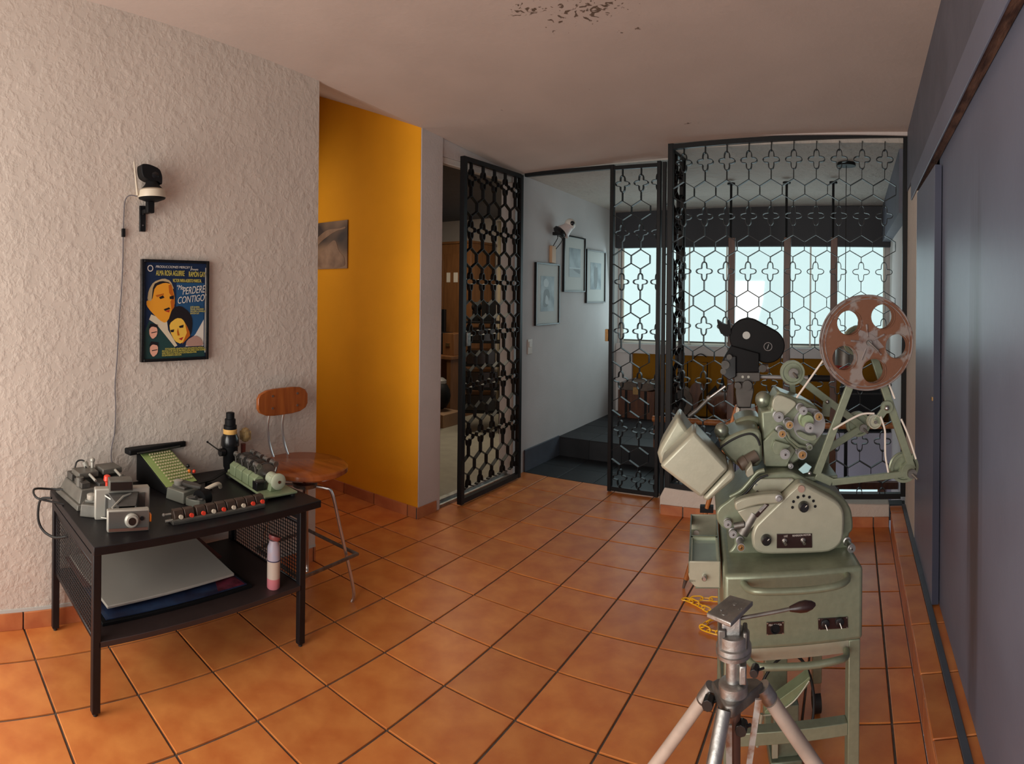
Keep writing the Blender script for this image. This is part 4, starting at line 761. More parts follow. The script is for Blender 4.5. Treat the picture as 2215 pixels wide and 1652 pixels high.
MB().sph((0, .012, .175), .036, 10, (.8, .8, 1.1)).box(-.02, .02, -.01, .035, .15, .195).build('head', 'gold', sm_)
sf = thing('focus_lever', 'thin flat black metal lever lying on the table behind the adding machine', 'lever', (-2.46, 1.42, TZ))
MB().prism([(-.02, -.10), (.0, -.10), (-.02, .0), (-.10, .12), (-.115, .11), (-.045, .0)], .03, .034, plane='xy').prism([(-.03, -.04), (.0, -.04), (.0, -.02), (-.03, -.02)], 0, .03, plane='xy').build('blade', 'blackm', sf)

# ================================================================= STOOL
st = thing('stool', 'drafting stool with varnished round wooden seat, small backrest and chrome legs', 'stool', (-2.43, 1.93, 0))
MB().lathe((0, 0, .640), (0, 0, 1), [(0, .10), (.003, .20), (.016, .222), (.034, .220), (.044, .205), (.041, 0)], 48).build('seat', 'wood', st)
bk = MB(); n = 10; pts = []
out = smooth_poly([(-.165, -.072), (.165, -.072), (.165, .072), (-.165, .072)], 2)
bk.prism(out, -.011, .011, plane='yz').build('backrest', 'wood', st, bevel=.004).location = (-.20, .0, .97)
for y in (-.075, .09):
    for z in (-.03, .035): MB().cyl((-.189, y, .97 + z), (-.185, y, .97 + z), .006, n=10).build('rivet', 'steel', st)
for y in (-.085, .010): MB().tube(crv([(-.205, y + .01, .93), (-.215, y, .84), (-.20, y + .01, .72), (-.14, y + .03, .62), (-.04, y + .04, .60)]), .0065, 8).build('back_support', 'tube', st)
MB().lathe((0, 0, .555), (0, 0, 1), [(0, .035), (.01, .062), (.03, .066), (.04, .05), (.086, .02)], 24).build('swivel_plate', 'alud', st)
for ax, ay in ((1, .75), (1, -.85), (-1, .9), (-1, -.85)):
    MB().tube(crv([(.02 * ax, .02 * ay, .565), (.085 * ax, .085 * ay, .562), (.115 * ax, .115 * ay, .535), (.150 * ax, .150 * ay, .36), (.205 * ax, .205 * ay, .07), (.20 * ax, .20 * ay, .0)]), .0085, 8).build('leg', 'tube', st)
q = [(.215, .17, .24), (.205, -.19, .22), (-.185, -.165, .22), (-.185, .17, .24)]
MB().tube([Vector(p) for p in q], .010, 8, closed=True).build('foot_ring', 'alud', st)

# ================================================================= INNER WALL THINGS
def framed(label, y, z, w_, h_, ph_, sh):
    f = thing('framed_print', label, 'picture', (XL, y, z), 0, 'framed prints on the inner wall')
    mb = MB(); t = .014
    for a in ((-w_ / 2, -w_ / 2 + t, -h_ / 2, h_ / 2), (w_ / 2 - t, w_ / 2, -h_ / 2, h_ / 2), (-w_ / 2 + t, w_ / 2 - t, h_ / 2 - t, h_ / 2), (-w_ / 2 + t, w_ / 2 - t, -h_ / 2, -h_ / 2 + t)): mb.box(0, .025, *a)
    mb.build('frame', 'blackg', f, bevel=.0015)
    MB().box(.004, .012, -w_ / 2 + t, w_ / 2 - t, -h_ / 2 + t, h_ / 2 - t).build('passe_partout', 'mat_', f)
    a, b, c, d = ph_
    MB().box(.012, .0135, a, b, c, d).build('print', 'gphoto', f)
    k = 0
    for pts, col in sh:
        k += 1; MB().prism(pts, .0135, .0138 + .0002 * k, plane='yz').build('print_shape', mat('print_tone_%d' % int(col * 100), (col * .9, col, col * 1.02), .5), f)
    return f
framed('framed grey print of a seated figure, lowest and nearest of the three', 4.93, 1.557, .455, .572, (-.13, .13, -.16, .165), [(smooth_poly([(-.08, .12), (-.03, .15), (.03, .11), (.0, .06), (-.07, .07)], 2), .5), (smooth_poly([(-.08, -.12), (-.07, .04), (.02, .05), (.05, -.02), (.0, -.12)], 2), .11), (smooth_poly([(-.05, -.09), (-.03, .0), (.02, -.04), (.03, -.1)], 2), .45)])
framed('framed grey landscape print, highest of the three, behind the inner camera', 5.49, 1.86, .485, .56, (-.12, .14, -.13, .16), [([(-.12, -.04), (.14, -.035), (.14, -.13), (-.12, -.13)], .30), (smooth_poly([(-.05, -.05), (.13, -.05), (.13, -.10), (.05, -.08)], 1), .12), ([(-.12, -.045), (.14, -.04), (.14, -.034), (-.12, -.038)], .6)])
framed('framed grey print of a standing figure, farthest of the three near the window', 6.02, 1.75, .50, .57, (-.14, .14, -.14, .15), [(smooth_poly([(-.03, .12), (.03, .12), (.05, .03), (.03, -.13), (-.04, -.13), (-.06, .04)], 2), .14), (smooth_poly([(-.02, .14), (.03, .14), (.03, .10), (-.02, .10)], 2), .3)])
ic = thing('security_camera', 'white and black dome security camera on the inner wall beside the highest print', 'camera', (XL, 5.02, 1.95))
MB().box(0, .03, -.04, .04, -.10, .06).build('mount_box', mat('tan_plastic', (.55, .34, .20), .5), ic, bevel=.004)
MB().tube(crv([(.02, .0, .06), (.06, .01, .13), (.04, .05, .16), (.09, .05, .12), (.05, .0, .03)]), .004, 6).build('cable', 'rubber', ic)
MB().box(.02, .10, -.02, .02, .16, .19).build('bracket_arm', 'blackm', ic, bevel=.004)
MB().lathe((.06, .02, .17), (.5, .3, .8), [(0, .05), (.02, .07), (.05, .065), (.07, .03)], 20).build('dome_base', 'blackg', ic)
MB().lathe((.09, .05, .19), (.4, .4, .5), [(0, .075), (.05, .055), (.09, .045)], 20).build('body', mat('pinkish_white', (.62, .52, .50), .4), ic)
MB().sph((.14, .11, .27), .055, 16).build('head', 'white', ic)
MB().sph((.175, .085, .275), .024, 12).build('lens', 'blackg', ic)
sw = thing('light_switch', 'white wall switch plate on the inner wall behind the gate', 'switch', (XL, 4.63, 1.09))
MB().box(0, .008, -.04, .04, -.065, .065).build('plate', 'white', sw, bevel=.002); MB().box(.008, .013, -.025, .025, -.005, .045).build('rocker', 'white', sw, bevel=.002)
pd = thing('pendant_lamp', 'hanging lamp with grey dome shade and black ceiling disc above the stairwell', 'lamp', (-.05, 4.72, 0))
MB().cyl((0, 0, 2.578), (0, 0, 2.604), .075, .07, n=28).build('ceiling_disc', 'blackm', pd)
MB().cyl((0, 0, 1.2), (0, 0, 2.58), .0035, n=6).build('cord', 'rubber', pd)
MB().lathe((0, 0, 1.03), (0, 0, 1), [(0, .075), (.04, .075), (.12, .072), (.17, .05), (.20, .015)], 24).build('shade', mat('grey_shade', (.25, .24, .22), .4, .6), pd)
MB().lathe((0, 0, 1.0), (0, 0, 1), [(0, .075), (.03, .076)], 24).build('red_rim', mat('dark_red_rim', (.30, .03, .02), .4), pd)
rl = thing('stair_railing', 'brown wooden railing with three tall posts tied to the ceiling by black rods', 'railing', (0, 5.25, 0))
for x in (-1.055, -.562, -.155):
    p = MB().box(x - .03, x + .03, -.02, .02, -.04, 2.07).build('post', 'woodd', rl, bevel=.003)
    MB().cyl((x - .012, 0, 2.07), (x - .012, 0, 2.55), .011, n=8).build('rod', 'blackm', p)
    MB().cyl((x - .012, 0, 2.54), (x - .012, 0, 2.556), .035, n=12).build('rod_flange', 'blackm', p)
MB().cyl((-1.76, -.045, .437), (.40, -.045, .455), .028, n=16).build('handrail', 'woodo', rl)
MB().box(-1.25, .415, -.025, .025, -.10, -.042).build('bottom_beam', 'woodd', rl)
MB().box(-.055, -.025, -.02, .01, -.04, 1.2).build('iron_upright', 'blackm', rl)
MB().box(-1.75, -1.72, -.06, -.03, 0.18, .437).build('end_post', 'woodd', rl)
# dark objects standing at the foot of the inner yellow wall
def obj1(name, label, cat, loc, parts, rz=0):
    t_ = thing(name, label, cat, loc, rz)
    for nm, mb, m_ in parts: mb.build(nm, m_, t_, bevel=.004 if nm in ('body', 'lid') else 0)
    return t_
obj1('storage_trunk', 'dark red-brown trunk with rounded lid and brass clasp under the inner window', 'trunk', (-2.34, 6.45, .18), [('body', MB().box(-.215, .215, -.13, .13, 0, .31), 'woodd'), ('lid', MB().prism(smooth_poly([(-.21, .31), (-.19, .41), (.19, .41), (.21, .31)], 1), -.13, .13), 'brown'), ('clasp', MB().box(-.03, .03, -.145, -.13, .27, .35), 'brass'), ('strap', MB().box(-.13, -.10, -.135, -.13, 0, .31), 'blackm'), ('strap', MB().box(.10, .13, -.135, -.13, 0, .31), 'blackm')])
fn = thing('film_projector', 'dark old film projector with round reel drum left of the trunk and stand', 'projector', (-1.86, 6.38, .18))
MB().cyl((0, -.05, .22), (0, .05, .22), .17, n=28).build('drum', 'brown', fn); MB().cyl((0, -.055, .22), (0, -.05, .22), .10, n=24).build('drum_face', 'blackm', fn)
MB().prism(smooth_poly([(.10, .10), (.22, .16), (.24, .30), (.30, .36), (.24, .44), (.16, .42), (.12, .34)], 1), -.03, .03).build('rear_arm', 'woodd', fn); MB().box(-.10, .12, -.06, .06, 0, .06).build('base', 'blackm', fn)
ms = thing('wire_stand', 'thin black rectangular wire stand in front of the inner yellow wall', 'stand', (-1.70, 6.58, .18))
MB().tube([(-.12, 0, 0), (-.12, 0, .63), (.11, 0, .63), (.11, 0, 0)], .007, 6).build('frame', 'blackm', ms); MB().tube(crv([(-.08, 0, .63), (-.02, 0, .70), (.04, 0, .72), (.10, 0, .69)]), .006, 6).build('hook', 'blackm', ms)
MB().box(-.14, .13, -.05, .05, -.0, .012).build('base', 'blackm', ms)
gb = thing('wooden_globe', 'dark brown turned wooden drum with spikes behind the movie camera', 'drum', (-1.38, 6.42, .18))
MB().sph((0, 0, .20), .17, 20, (1, .8, .9)).build('bowl', 'woodd', gb); MB().cyl((0, 0, 0), (0, 0, .06), .08, .05, n=16).build('foot', 'woodd', gb)
MB().prism([(-.17, .30), (-.08, .40), (-.05, .34), (.0, .50), (.03, .36), (.12, .42), (.10, .30)], -.02, .02).build('crest', 'blackm', gb)
sw_ = thing('spoked_wheel', 'small brown wooden spoked wheel standing against the inner yellow wall', 'wheel', (-.42, 6.45, .18))
MB().tube([(.13 * math.cos(a * PI / 12), 0, .14 + .13 * math.sin(a * PI / 12)) for a in range(24)], .014, 6, closed=True).build('rim', 'woodd', sw_)
for k in range(6): MB().cyl((0, 0, .14), (.125 * math.cos(k * PI / 3), 0, .14 + .125 * math.sin(k * PI / 3)), .007, n=6).build('spoke', 'woodd', sw_)
MB().cyl((0, -.02, .14), (0, .02, .14), .03, n=12).build('hub', 'woodd', sw_)
obj1('black_case', 'large black case standing on the ledge at the right under the inner window', 'case', (.10, 6.44, .18), [('body', MB().box(-.21, .24, -.15, .15, 0, .45), 'blackm'), ('lid', MB().box(-.215, .245, -.155, .155, .36, .385), 'blackg'), ('handle', MB().tube([(-.05, 0, .45), (-.04, 0, .475), (.05, 0, .475), (.06, 0, .45)], .007, 6), 'rubber')])
# ---- office contents seen through the doorway
wd = thing('wardrobe', 'tall plain brown wardrobe at the back of the office', 'wardrobe', (-5.0, 6.75, 0))
MB().box(-.62, .30, -.28, .28, 0, 2.22).build('body', 'woodc', wd, bevel=.004); MB().box(-.615, -.16, -.295, -.28, .05, 2.08).build('door', 'woodc', wd, bevel=.002); MB().box(-.15, .295, -.295, -.28, .05, 2.08).build('door', 'woodc', wd, bevel=.002)
MB().box(-.10, -.04, -.30, -.295, 1.70, 1.83).build('sticker', 'white', wd); MB().box(.02, .09, -.30, -.295, 1.70, 1.83).build('sticker', 'white', wd)
MB().box(-.63, .31, -.30, .29, 2.22, 2.25).build('cornice', 'woodc', wd)
dk = thing('desk', 'brown wooden desk in front of the office wardrobe', 'desk', (-4.80, 6.10, 0))
MB().box(-.55, .28, -.28, .28, .74, .78).build('desktop', 'woodc', dk, bevel=.004); MB().box(-.53, -.48, -.26, .26, 0, .74).build('side_panel', 'woodc', dk); MB().box(.20, .26, -.26, .26, 0, .74).build('side_panel', 'woodc', dk); MB().box(-.48, .20, .20, .24, .15, .74).build('modesty_panel', 'woodc', dk)
obj1('equipment_box', 'black equipment box on the office desk', 'box', (-4.92, 6.08, .78), [('body', MB().box(-.18, .14, -.12, .12, 0, .24), 'blackm'), ('lid', MB().box(-.18, .14, -.12, .12, .245, .27), 'blackm')])
obj1('monitor', 'thin black upright monitor behind the box on the office desk', 'monitor', (-5.02, 6.26, .78), [('body', MB().box(-.06, .06, -.02, .02, .0, .56), 'blackg'), ('stand', MB().box(-.09, .09, -.05, .05, 0, .015), 'blackm')])
obj1('filing_drawer', 'small brown drawer box with a metal pull on the office desk', 'box', (-4.66, 6.06, .78), [('body', MB().box(-.09, .09, -.12, .12, 0, .27), 'woodc'), ('handle', MB().box(-.03, .03, -.135, -.12, .11, .15), 'brass')])
obj1('shoulder_bag', 'black bag with a pale cloth on top, under the office desk', 'bag', (-4.55, 5.62, .17), [('body', MB().sph((0, 0, .17), .18, 16, (.9, .7, 1)), 'blackm'), ('cloth', MB().sph((.0, 0, .33), .11, 10, (1, .8, .5)), 'greyl')])
obj1('cardboard_box', 'low open tan cardboard box on the office floor under the bag', 'box', (-4.55, 5.62, 0), [('body', MB().box(-.20, .22, -.18, .18, 0, .15), mat('cardboard', (.33, .20, .12), .8)), ('flap', MB().add([(-.2, -.18, .15), (.22, -.18, .15), (.27, -.32, .19), (-.24, -.32, .19)], [(0, 1, 2, 3)]), mat('cardboard', (.33, .20, .12), .8))])
rk = thing('equipment_rack', 'tall black rack of stacked dark equipment seen through the folded gate', 'rack', (-3.95, 5.65, 0), .55)
for x in (-.22, .22):
    for y in (-.16, .16): MB().box(x - .012, x + .012, y - .012, y + .012, 0, 1.42).build('upright', 'blackm', rk)
for z in (.22, .48, .74, 1.0, 1.22): MB().box(-.22, .22, -.16, .16, z, z + .02).build('shelf', 'blackm', rk)
for z, w_, h_ in ((.24, .17, .18), (.50, .19, .18), (.76, .16, .16), (1.02, .18, .15)): MB().box(-w_, w_, -.13, .13, z, z + h_).build('equipment_unit', 'blackg', rk, bevel=.006)
MB().cyl((-.06, 0, 1.24), (-.06, 0, 1.36), .05, n=14).sph((-.06, 0, 1.40), .06, 12).box(.0, .16, -.08, .08, 1.24, 1.46).build('camera_unit', 'blackm', rk)
cu = thing('curtain', 'cream curtain hanging on the office back wall right of the wardrobe', 'curtain', (-4.30, 7.04, 0))
mb = MB(); n = 60; vs = []
for i in range(n + 1):
    x = -.36 + .9 * i / n; yy_ = .03 * math.sin(i * .9); vs += [(x, yy_, .03), (x, yy_, 2.55)]
mb.add(vs, [(2 * i, 2 * i + 2, 2 * i + 3, 2 * i + 1) for i in range(n)]); mb.build('cloth', 'curt', cu, solid=.004); MB().cyl((-.4, 0, 2.57), (.58, 0, 2.57), .012, n=8).build('curtain_rod', 'white', cu)

# ================================================================= 35 MM PROJECTOR ON ITS CART (local x across, y into the depth)
mc = thing('cinema_projector', 'large sage green cinema projector with rusty reel on a steel cart, at right', 'projector', (.04, 1.718, 0), .25)
def sub(name, parent=mc): # a part that only groups sub-parts is itself a mesh: given by its main shape
    return None
CW = .392
# cart
MB().box(-CW, 0, 0, .60, .593, .80).build('cabinet', 'green', mc, bevel=.012, seg=3)
def leg(x0, x1, y0, y1, z0=.06, wr=.033):
    l = MB().box(x0, x1, y0, y1, z0, .594).build('leg', 'green', mc, bevel=.003)
    cx_, cy_ = (x0 + x1) / 2, (y0 + y1) / 2
    MB().box(cx_ - .014, cx_ + .014, cy_ - .016, cy_ + .016, wr + .012, z0 + .015).build('castor_fork', 'steel', l)
    MB().cyl((cx_ - .013, cy_, wr + .0005), (cx_ + .013, cy_, wr + .0005), wr, n=24).build('castor_wheel', 'rubber', l)
    return l
leg(-.040, -.006, .005, .045); leg(-CW + .004, -CW + .038, .005, .045)
leg(-.032, .002, .57, .605, .115, .041); leg(-CW + .004, -CW + .038, .57, .605, .115, .041)
MB().box(-CW + .038, -.040, .006, .030, .560, .594).build('upper_rail', 'creamg', mc)
MB().box(-CW + .038, -.040, .006, .042, .326, .362).build('lower_rail', 'green', mc, bevel=.002)
MB().box(-CW + .006, -CW + .036, .04, .58, .32, .35).build('side_rail', 'greend', mc)
def handle(pts, name='handle'):
    a, b, c, d, e, f = pts
    P = [(a[0], 0, a[1]), (a[0] + .012, -.035, a[1] + .001), (c[0] + .004, -.056, c[1]), (d[0], -.06, d[1]), (e[0], -.06, e[1]), (f[0] - .002, -.056, f[1]), (b[0] - .008, -.03, b[1]), (b[0], 0, b[1])]
    MB().tube(crv(P, 6), .0095, 12).build(name, 'green', mc)
handle(D['h1']); handle(D['h2'])
# control plates on the cabinet
def plate(pts, d, nm, m):
    return MB().prism(pts, -d, .001).build(nm, m, mc, bevel=.0008)
p1 = plate(D['pl1'], .003, 'socket_plate', 'bake'); a = D['pl1']; cx_ = (a[0][0] + a[1][0]) / 2; cz_ = (a[0][1] + a[2][1]) / 2 - .002
MB().lathe((cx_, -.003, cz_), (0, -1, 0), [(0, .013), (.004, .013), (.004, .010), (.001, .009)], 20).build('socket', 'blackm', p1)
for q in a: MB().cyl((q[0] * .9 + cx_ * .1, -.003, q[1] * .9 + cz_ * .1), (q[0] * .9 + cx_ * .1, -.005, q[1] * .9 + cz_ * .1), .002, n=8).build('screw', 'steel', p1)
text('lettering', 'FIN CINTA', .0075, 'white', p1, Matrix.Translation((a[0][0] + .006, -.0034, a[0][1] - .010)) @ Matrix.Rotation(PI / 2, 4, 'X'), .0001)
p2 = plate(D['pl2'], .003, 'switch_plate', 'bake'); a = D['pl2']
for t_ in (.24, .72):
    x = a[0][0] + (a[1][0] - a[0][0]) * t_; z = (a[0][1] + a[3][1]) / 2 + .001
    MB().lathe((x, -.003, z), (0, -1, 0), [(0, .013), (.006, .012), (.008, .006)], 18).build('rotary_knob', 'blackg', p2)
    MB().cyl((x, -.010, z), (x + .004, -.018, z - .012), .0018, n=6).build('switch_lever', 'steel', p2)
for q in a: MB().cyl((q[0] * .93 + .07 * (a[0][0] + a[1][0]) / 2, -.003, q[1] * .9 + .1 * z), (q[0] * .93 + .07 * (a[0][0] + a[1][0]) / 2, -.005, q[1] * .9 + .1 * z), .002, n=8).build('screw', 'steel', p2)
# film tray on the left
ty0, ty1, tx0, tx1, tz1 = .085, .46, -.490, -.398, .80
tm = MB()
tm.prism([(tx0, tz1), (tx1, tz1), (tx1, .722), (tx0 + .04, .722), (tx0 + .018, .728), (tx0 + .005, .742), (tx0, .76)], ty0, ty0 + .006)
tm.prism([(tx0, tz1), (tx1, tz1), (tx1, .722), (tx0 + .04, .722), (tx0 + .018, .728), (tx0 + .005, .742), (tx0, .76)], ty1 - .006, ty1)
tm.each('tray_end', 'creamg', mc, bevel=.002)
MB().box(tx0, tx0 + .004, ty0, ty1, .765, tz1).box(tx1 - .004, tx1, ty0, ty1, .725, tz1).box(tx0 + .02, tx1, ty0, ty1, .722, .727).box(tx0 + .002, tx0 + .022, ty0, ty1, .74, .748).box(tx0, tx1, ty0 + .19, ty0 + .196, .73, tz1 - .002).build('tray_shell', 'greend', mc, bevel=.001)
MB().box(tx0 + .008, tx1 - .008, ty0 + .010, ty0 + .185, .783, .787).build('tray_glass', 'tray', mc)
MB().box(tx0 + .004, tx1 - .004, ty0 + .006, ty0 + .012, .785, .796).box(tx0 + .004, tx1 - .004, ty0 + .182, ty0 + .190, .785, .796).box(tx0 + .004, tx0 + .010, ty0 + .01, ty0 + .19, .785, .796).box(tx1 - .010, tx1 - .004, ty0 + .01, ty0 + .19, .785, .796).build('glass_frame', mat('pale_sage', (.48, .52, .38), .4, .1), mc)
MB().lathe(((tx0 + tx1) / 2, ty0, .757), (0, -1, 0), [(0, .007), (.004, .007), (.010, .005), (.014, .008), (.018, .005)], 14).build('tray_knob', 'steel', mc)
MB().lathe((tx0 + .02, ty1 - .11, .775), (.0, -1, .5), [(0, .010), (.006, .010)], 18).build('white_bobbin', 'white', mc)
# body
ext = lambda n, v0, v1, nm, m, bev=.003, par=mc, sm=0: MB().prism(smooth_poly(D[n], sm) if sm else D[n], v0, v1).build(nm, m, par, bevel=bev)
ext('body', .14, .34, 'body', 'green', .006, sm=1)
cvr = ext('cover', .088, .142, 'control_cover', 'creamg', .008, sm=1)
insp = ext('inspect', .128, .142, 'inspection_cover', 'creamg', .003)
for k in (0, 2, 5, 7):
    q = D['inspect'][k]; c_ = (sum(p[0] for p in D['inspect']) / 9, sum(p[1] for p in D['inspect']) / 9); q = (q[0] * .9 + c_[0] * .1, q[1] * .85 + c_[1] * .15)
    MB().cyl((q[0], .126, q[1]), (q[0], .129, q[1]), .003, n=8).build('screw', 'steel', insp)
# thin scored lines of the inspection cover
ban = ext('banana', .066, .10, 'curved_arm', 'creamg', .005, sm=1)
q = D['pivot']; MB().lathe((q[0], .068, q[1]), (0, -1, 0), [(0, q[2]), (.004, q[2]), (.006, q[2] * .6), (.010, q[2] * .5)], 18).build('pivot_screw', 'greyl', ban)
gs = ext('gusset', .096, .14, 'gear_guard', 'creamg', .003)
npl = ext('nameplate', .0925, .0965, 'name_plate', 'bake', .001); ext('nameplate_in', .0918, .093, 'silver_field', 'alu', 0, npl)
for q in D['dots']: MB().cyl((q[0], .086, q[1]), (q[0], .0885, q[1]), q[2], n=14).build('speed_mark', 'blackm', cvr)
for q in D['knobs']:
    k_ = MB().lathe((q[0], .088, q[1]), (0, -1, 0), [(0, q[2]), (.006, q[2]), (.016, q[2] * .86), (.018, q[2] * .7)], 28).build('control_knob', 'blackg', cvr)
    MB().cyl((q[0], .072, q[1]), (q[0] + q[2] * .5, .069, q[1] + q[2] * .5), .0012, n=6).build('knob_pointer', 'white', cvr)
q = D['stud']; MB().cyl((q[0], .083, q[1]), (q[0], .09, q[1]), q[2], n=24).build('copper_stud', mat('dull_copper', (.42, .28, .22), .5, .5), cvr)
sp_ = MB().prism(D['swplate'], .0845, .089).build('switch_panel', 'bake', cvr, bevel=.0008)
for q in D['toggles']: MB().lathe((q[0], .085, q[1]), (0, -1, 0), [(0, q[2]), (.003, q[2]), (.005, q[2] * .7)], 14).cyl((q[0], .08, q[1]), (q[0] + .001, .066, q[1] - .004), .0032, .0045, n=8).build('toggle_switch', 'steel', cvr)
a = D['swplate']
for s_, t_ in (('LUZ', .20), ('REVERSION MOTOR', .44)): text('lettering', s_, .0075, 'white', sp_ if False else cvr, Matrix.Translation((a[0][0] + (a[1][0] - a[0][0]) * t_, .0842, a[0][1] - .009)) @ Matrix.Rotation(PI / 2, 4, 'X'), .0001, sx=.8)
# heads
hd = ext('head', .20, .32, 'sound_head', 'green', .006)
ext('headlow', .183, .201, 'head_lower_plate', 'green', .003, hd); ext('headtop', .180, .201, 'head_top_plate', 'creamg', .003, hd, sm=1)
q = D['disc']; MB().cyl((q[0], .190, q[1]), (q[0], .202, q[1]), q[2], n=48).build('round_plate', 'greyl', hd)
ext('guide', .165, .19, 'film_guide', 'green', .003, hd, sm=1); ext('shoe', .165, .192, 'pressure_shoe', 'green', .003, hd, sm=1)
MB().tube([(p[0], .185, p[1]) for p in D['strip']], .005, 8).tube([(p[0], .185, p[1]) for p in D['strip2']], .004, 8).build('film_channel', 'green', hd)
for x, z, r, c, vf, vb in D['roll']:
    m_ = dict(l='greyl', b='brass', s='steel', g='green')[c]
    rm = MB().lathe((x, vb, z), (0, -1, 0), [(0, r * .98), (.008, r * 1.0), (.010, r * .72), ((vb - vf) - .012, r * .72), ((vb - vf) - .010, r * .98), (vb - vf, r * .98)], 24).build('sprocket_roller', 'greyl' if c != 's' else 'steel', mc)
    MB().lathe((x, vf, z), (0, -1, 0), [(0, r * .8), (.002, r * .78), (.002, r * .3), (.006, r * .26)], 18).build('roller_cap', m_, rm)
    MB().cyl((x, vf - .006, z), (x, vf - .0075, z), r * .18, n=10).build('roller_screw', 'bake', rm)
ext('tape', .155, .162, 'blue_tape', 'tape', .001)
MB().lathe((D['roll'][4][0], .205, D['roll'][4][1] + .012), (0, -1, 0), [(0, .024), (.03, .024), (.032, .019), (.06, .019)], 24).build('exciter_housing', 'syng', hd)
# lamp house
lm = ext('lamp1', .06, .19, 'lamp_house', 'creamg', .010); ext('lamp1lid', .062, .19, 'lamp_house_lid', 'creamg', .009, lm)
ext('lamp2', .215, .38, 'lamp_house_rear', 'creamg', .012, lm)
MB().prism([(p[0] * .96 + .04 * -.41, p[1] * .96 + .04 * .98) for p in D['lamp1']], .188, .217).build('lamp_house_neck', 'greend', lm)
c = [(p[0], .30, p[1]) for p in D['crank']]
cr_ = MB().cyl(c[0], c[1], .0075, n=14).cyl(c[1], c[2], .0065, n=14).build('crank_rod', 'geard', mc); MB().cyl(c[2], c[3], .0045, n=12).build('rod_tip', 'steel', cr_)
MB().lathe(c[2], Vector(c[3]) - Vector(c[2]), [(-.004, .009), (.004, .009)], 14).build('rod_collar', 'alud', cr_)
for x, z, r, v in D['balls']:
    b_ = MB().sph((x, v, z), r, 24, (1, 1, 1.05)).build('motor_dome', mat('sage_metal', (.30, .32, .25), .28, .7, var=.1), mc); MB().cyl((x + .004, v, z - r * .5), (x + .01, v + .03, z - r * 1.5), r * .8, n=20).build('motor_body', 'greend', b_)
ar = ext('arch', .17, .34, 'shutter_housing', 'green', .008, sm=1); ext('dome2', .30, .42, 'rear_housing', 'green', .012, sm=1)
MB().tube(crv([(p[0], .166, p[1]) for p in D['archline']], 5), .0032, 8).build('rubber_seal', 'rubber', ar)
a, b, r = D['barrel']; MB().lathe((a[0], .16, a[1]), (b[0] - a[0], .02, b[1] - a[1]), [(-.01, r * .8), (0, r), (.012, r), (.014, r * .9), (.05, r * .9)], 24).build('lens_barrel', mat('brown_barrel', (.16, .12, .09), .5, .3, var=.3), mc)
ext('latch', .11, .15, 'gate_latch', 'creamg', .003)
MB().tube(crv([(p[0], .12, p[1]) for p in D['link1']], 5), .0065, 10).build('tension_arm', 'green', mc)
MB().tube(crv([(p[0], .13, p[1]) for p in D['link2']], 5), .0035, 8).build('drive_hose', 'rubber', mc)
MB().cyl((-.335, .11, .87), (-.30, .11, .93), .018, n=16).cyl((-.36, .10, .895), (-.33, .10, .90), .010, n=12).build('focus_knob', 'alud', mc)
MB().box(-.24, -.20, .15, .25, .998, 1.012).box(-.20, -.04, .16, .30, 1.0, 1.014).build('mount_plate', 'greend', mc, bevel=.002)
# reel arms
def bars(L, v0, v1, nm, m, par=mc):
    mb = MB()
    for p, q, w_ in L:
        d = (Vector(q) - Vector(p)).normalized(); n_ = Vector((-d.y, d.x)) * w_ / 2; p = Vector(p); q = Vector(q)
        v0 += .00004; v1 += .00004
        mb.prism([p + n_, p - n_, q - n_, q + n_], v0, v1)
    return mb.build(nm, m, par, bevel=.0015)
a1 = bars(D['arm1'], .150, .162, 'reel_arm', 'green')
pq = D['arm1'][2][1]; MB().cyl((pq[0] - .004, .148, pq[1] + .006), (pq[0] - .004, .164, pq[1] + .006), .022, n=24).prism([(pq[0] - .05, pq[1] - .008), (pq[0] + .012, pq[1] + .06), (pq[0] + .012, pq[1])], .1505, .1615).build('arm_corner', 'green', a1)
a2 = bars(D['arm2'], .32, .332, 'rear_reel_arm', 'green')
bars(D['arm3'], .138, .148, 'idler_arm', 'green', a1); x, z = D['arm3'][0][0]; MB().cyl((x, .138, z), (x, .15, z), .019, n=20).build('idler_boss', 'green', a1)
for k, (x, z, r, v) in enumerate(D['pul']):
    m_ = 'creamg' if k == 4 else 'green'
    pm = MB().lathe((x, v, z), (0, -1, 0), [(-.012, r), (-.008, r), (-.004, r * .88), (.0, r * .88), (.004, r), (.010, r), (.010, r * .82), (.005, r * .78), (.005, r * .34), (.012, r * .30)], 36).build('belt_pulley', m_, mc)
    MB().cyl((x, v - .012, z), (x, v - .018, z), r * .22, n=14).build('pulley_axle', 'alud', pm)
for x, z, r, v in D['bolts']:
    if r > .01: MB().cyl((x, v, z), (x, v - .02, z), r * .7, n=14).cyl((x, v - .02, z), (x + .01, v - .04, z - .012), r * .28, n=8).cyl((x, v - .012, z), (x, v - .022, z), r, n=12).build('axle_nut', 'alud', mc)
    else: MB().sph((x, v + .002, z), r, 12).build('arm_bolt', 'steel', mc)
MB().cyl((D['reel'][0] - .01, .10, D['reel'][1]), (D['reel'][0] - .01, .30, D['reel'][1]), .010, n=12).build('reel_spindle', 'steel', mc)
for k, L in enumerate(D['belts']): MB().tube(crv([(p[0], .136, p[1]) for p in L], 6), .0032, 8).build('drive_belt', 'cord', mc)
MB().box(-.24, -.03, .33, .345, 1.0, 1.10).build('rear_arm_bracket', 'greend', mc)
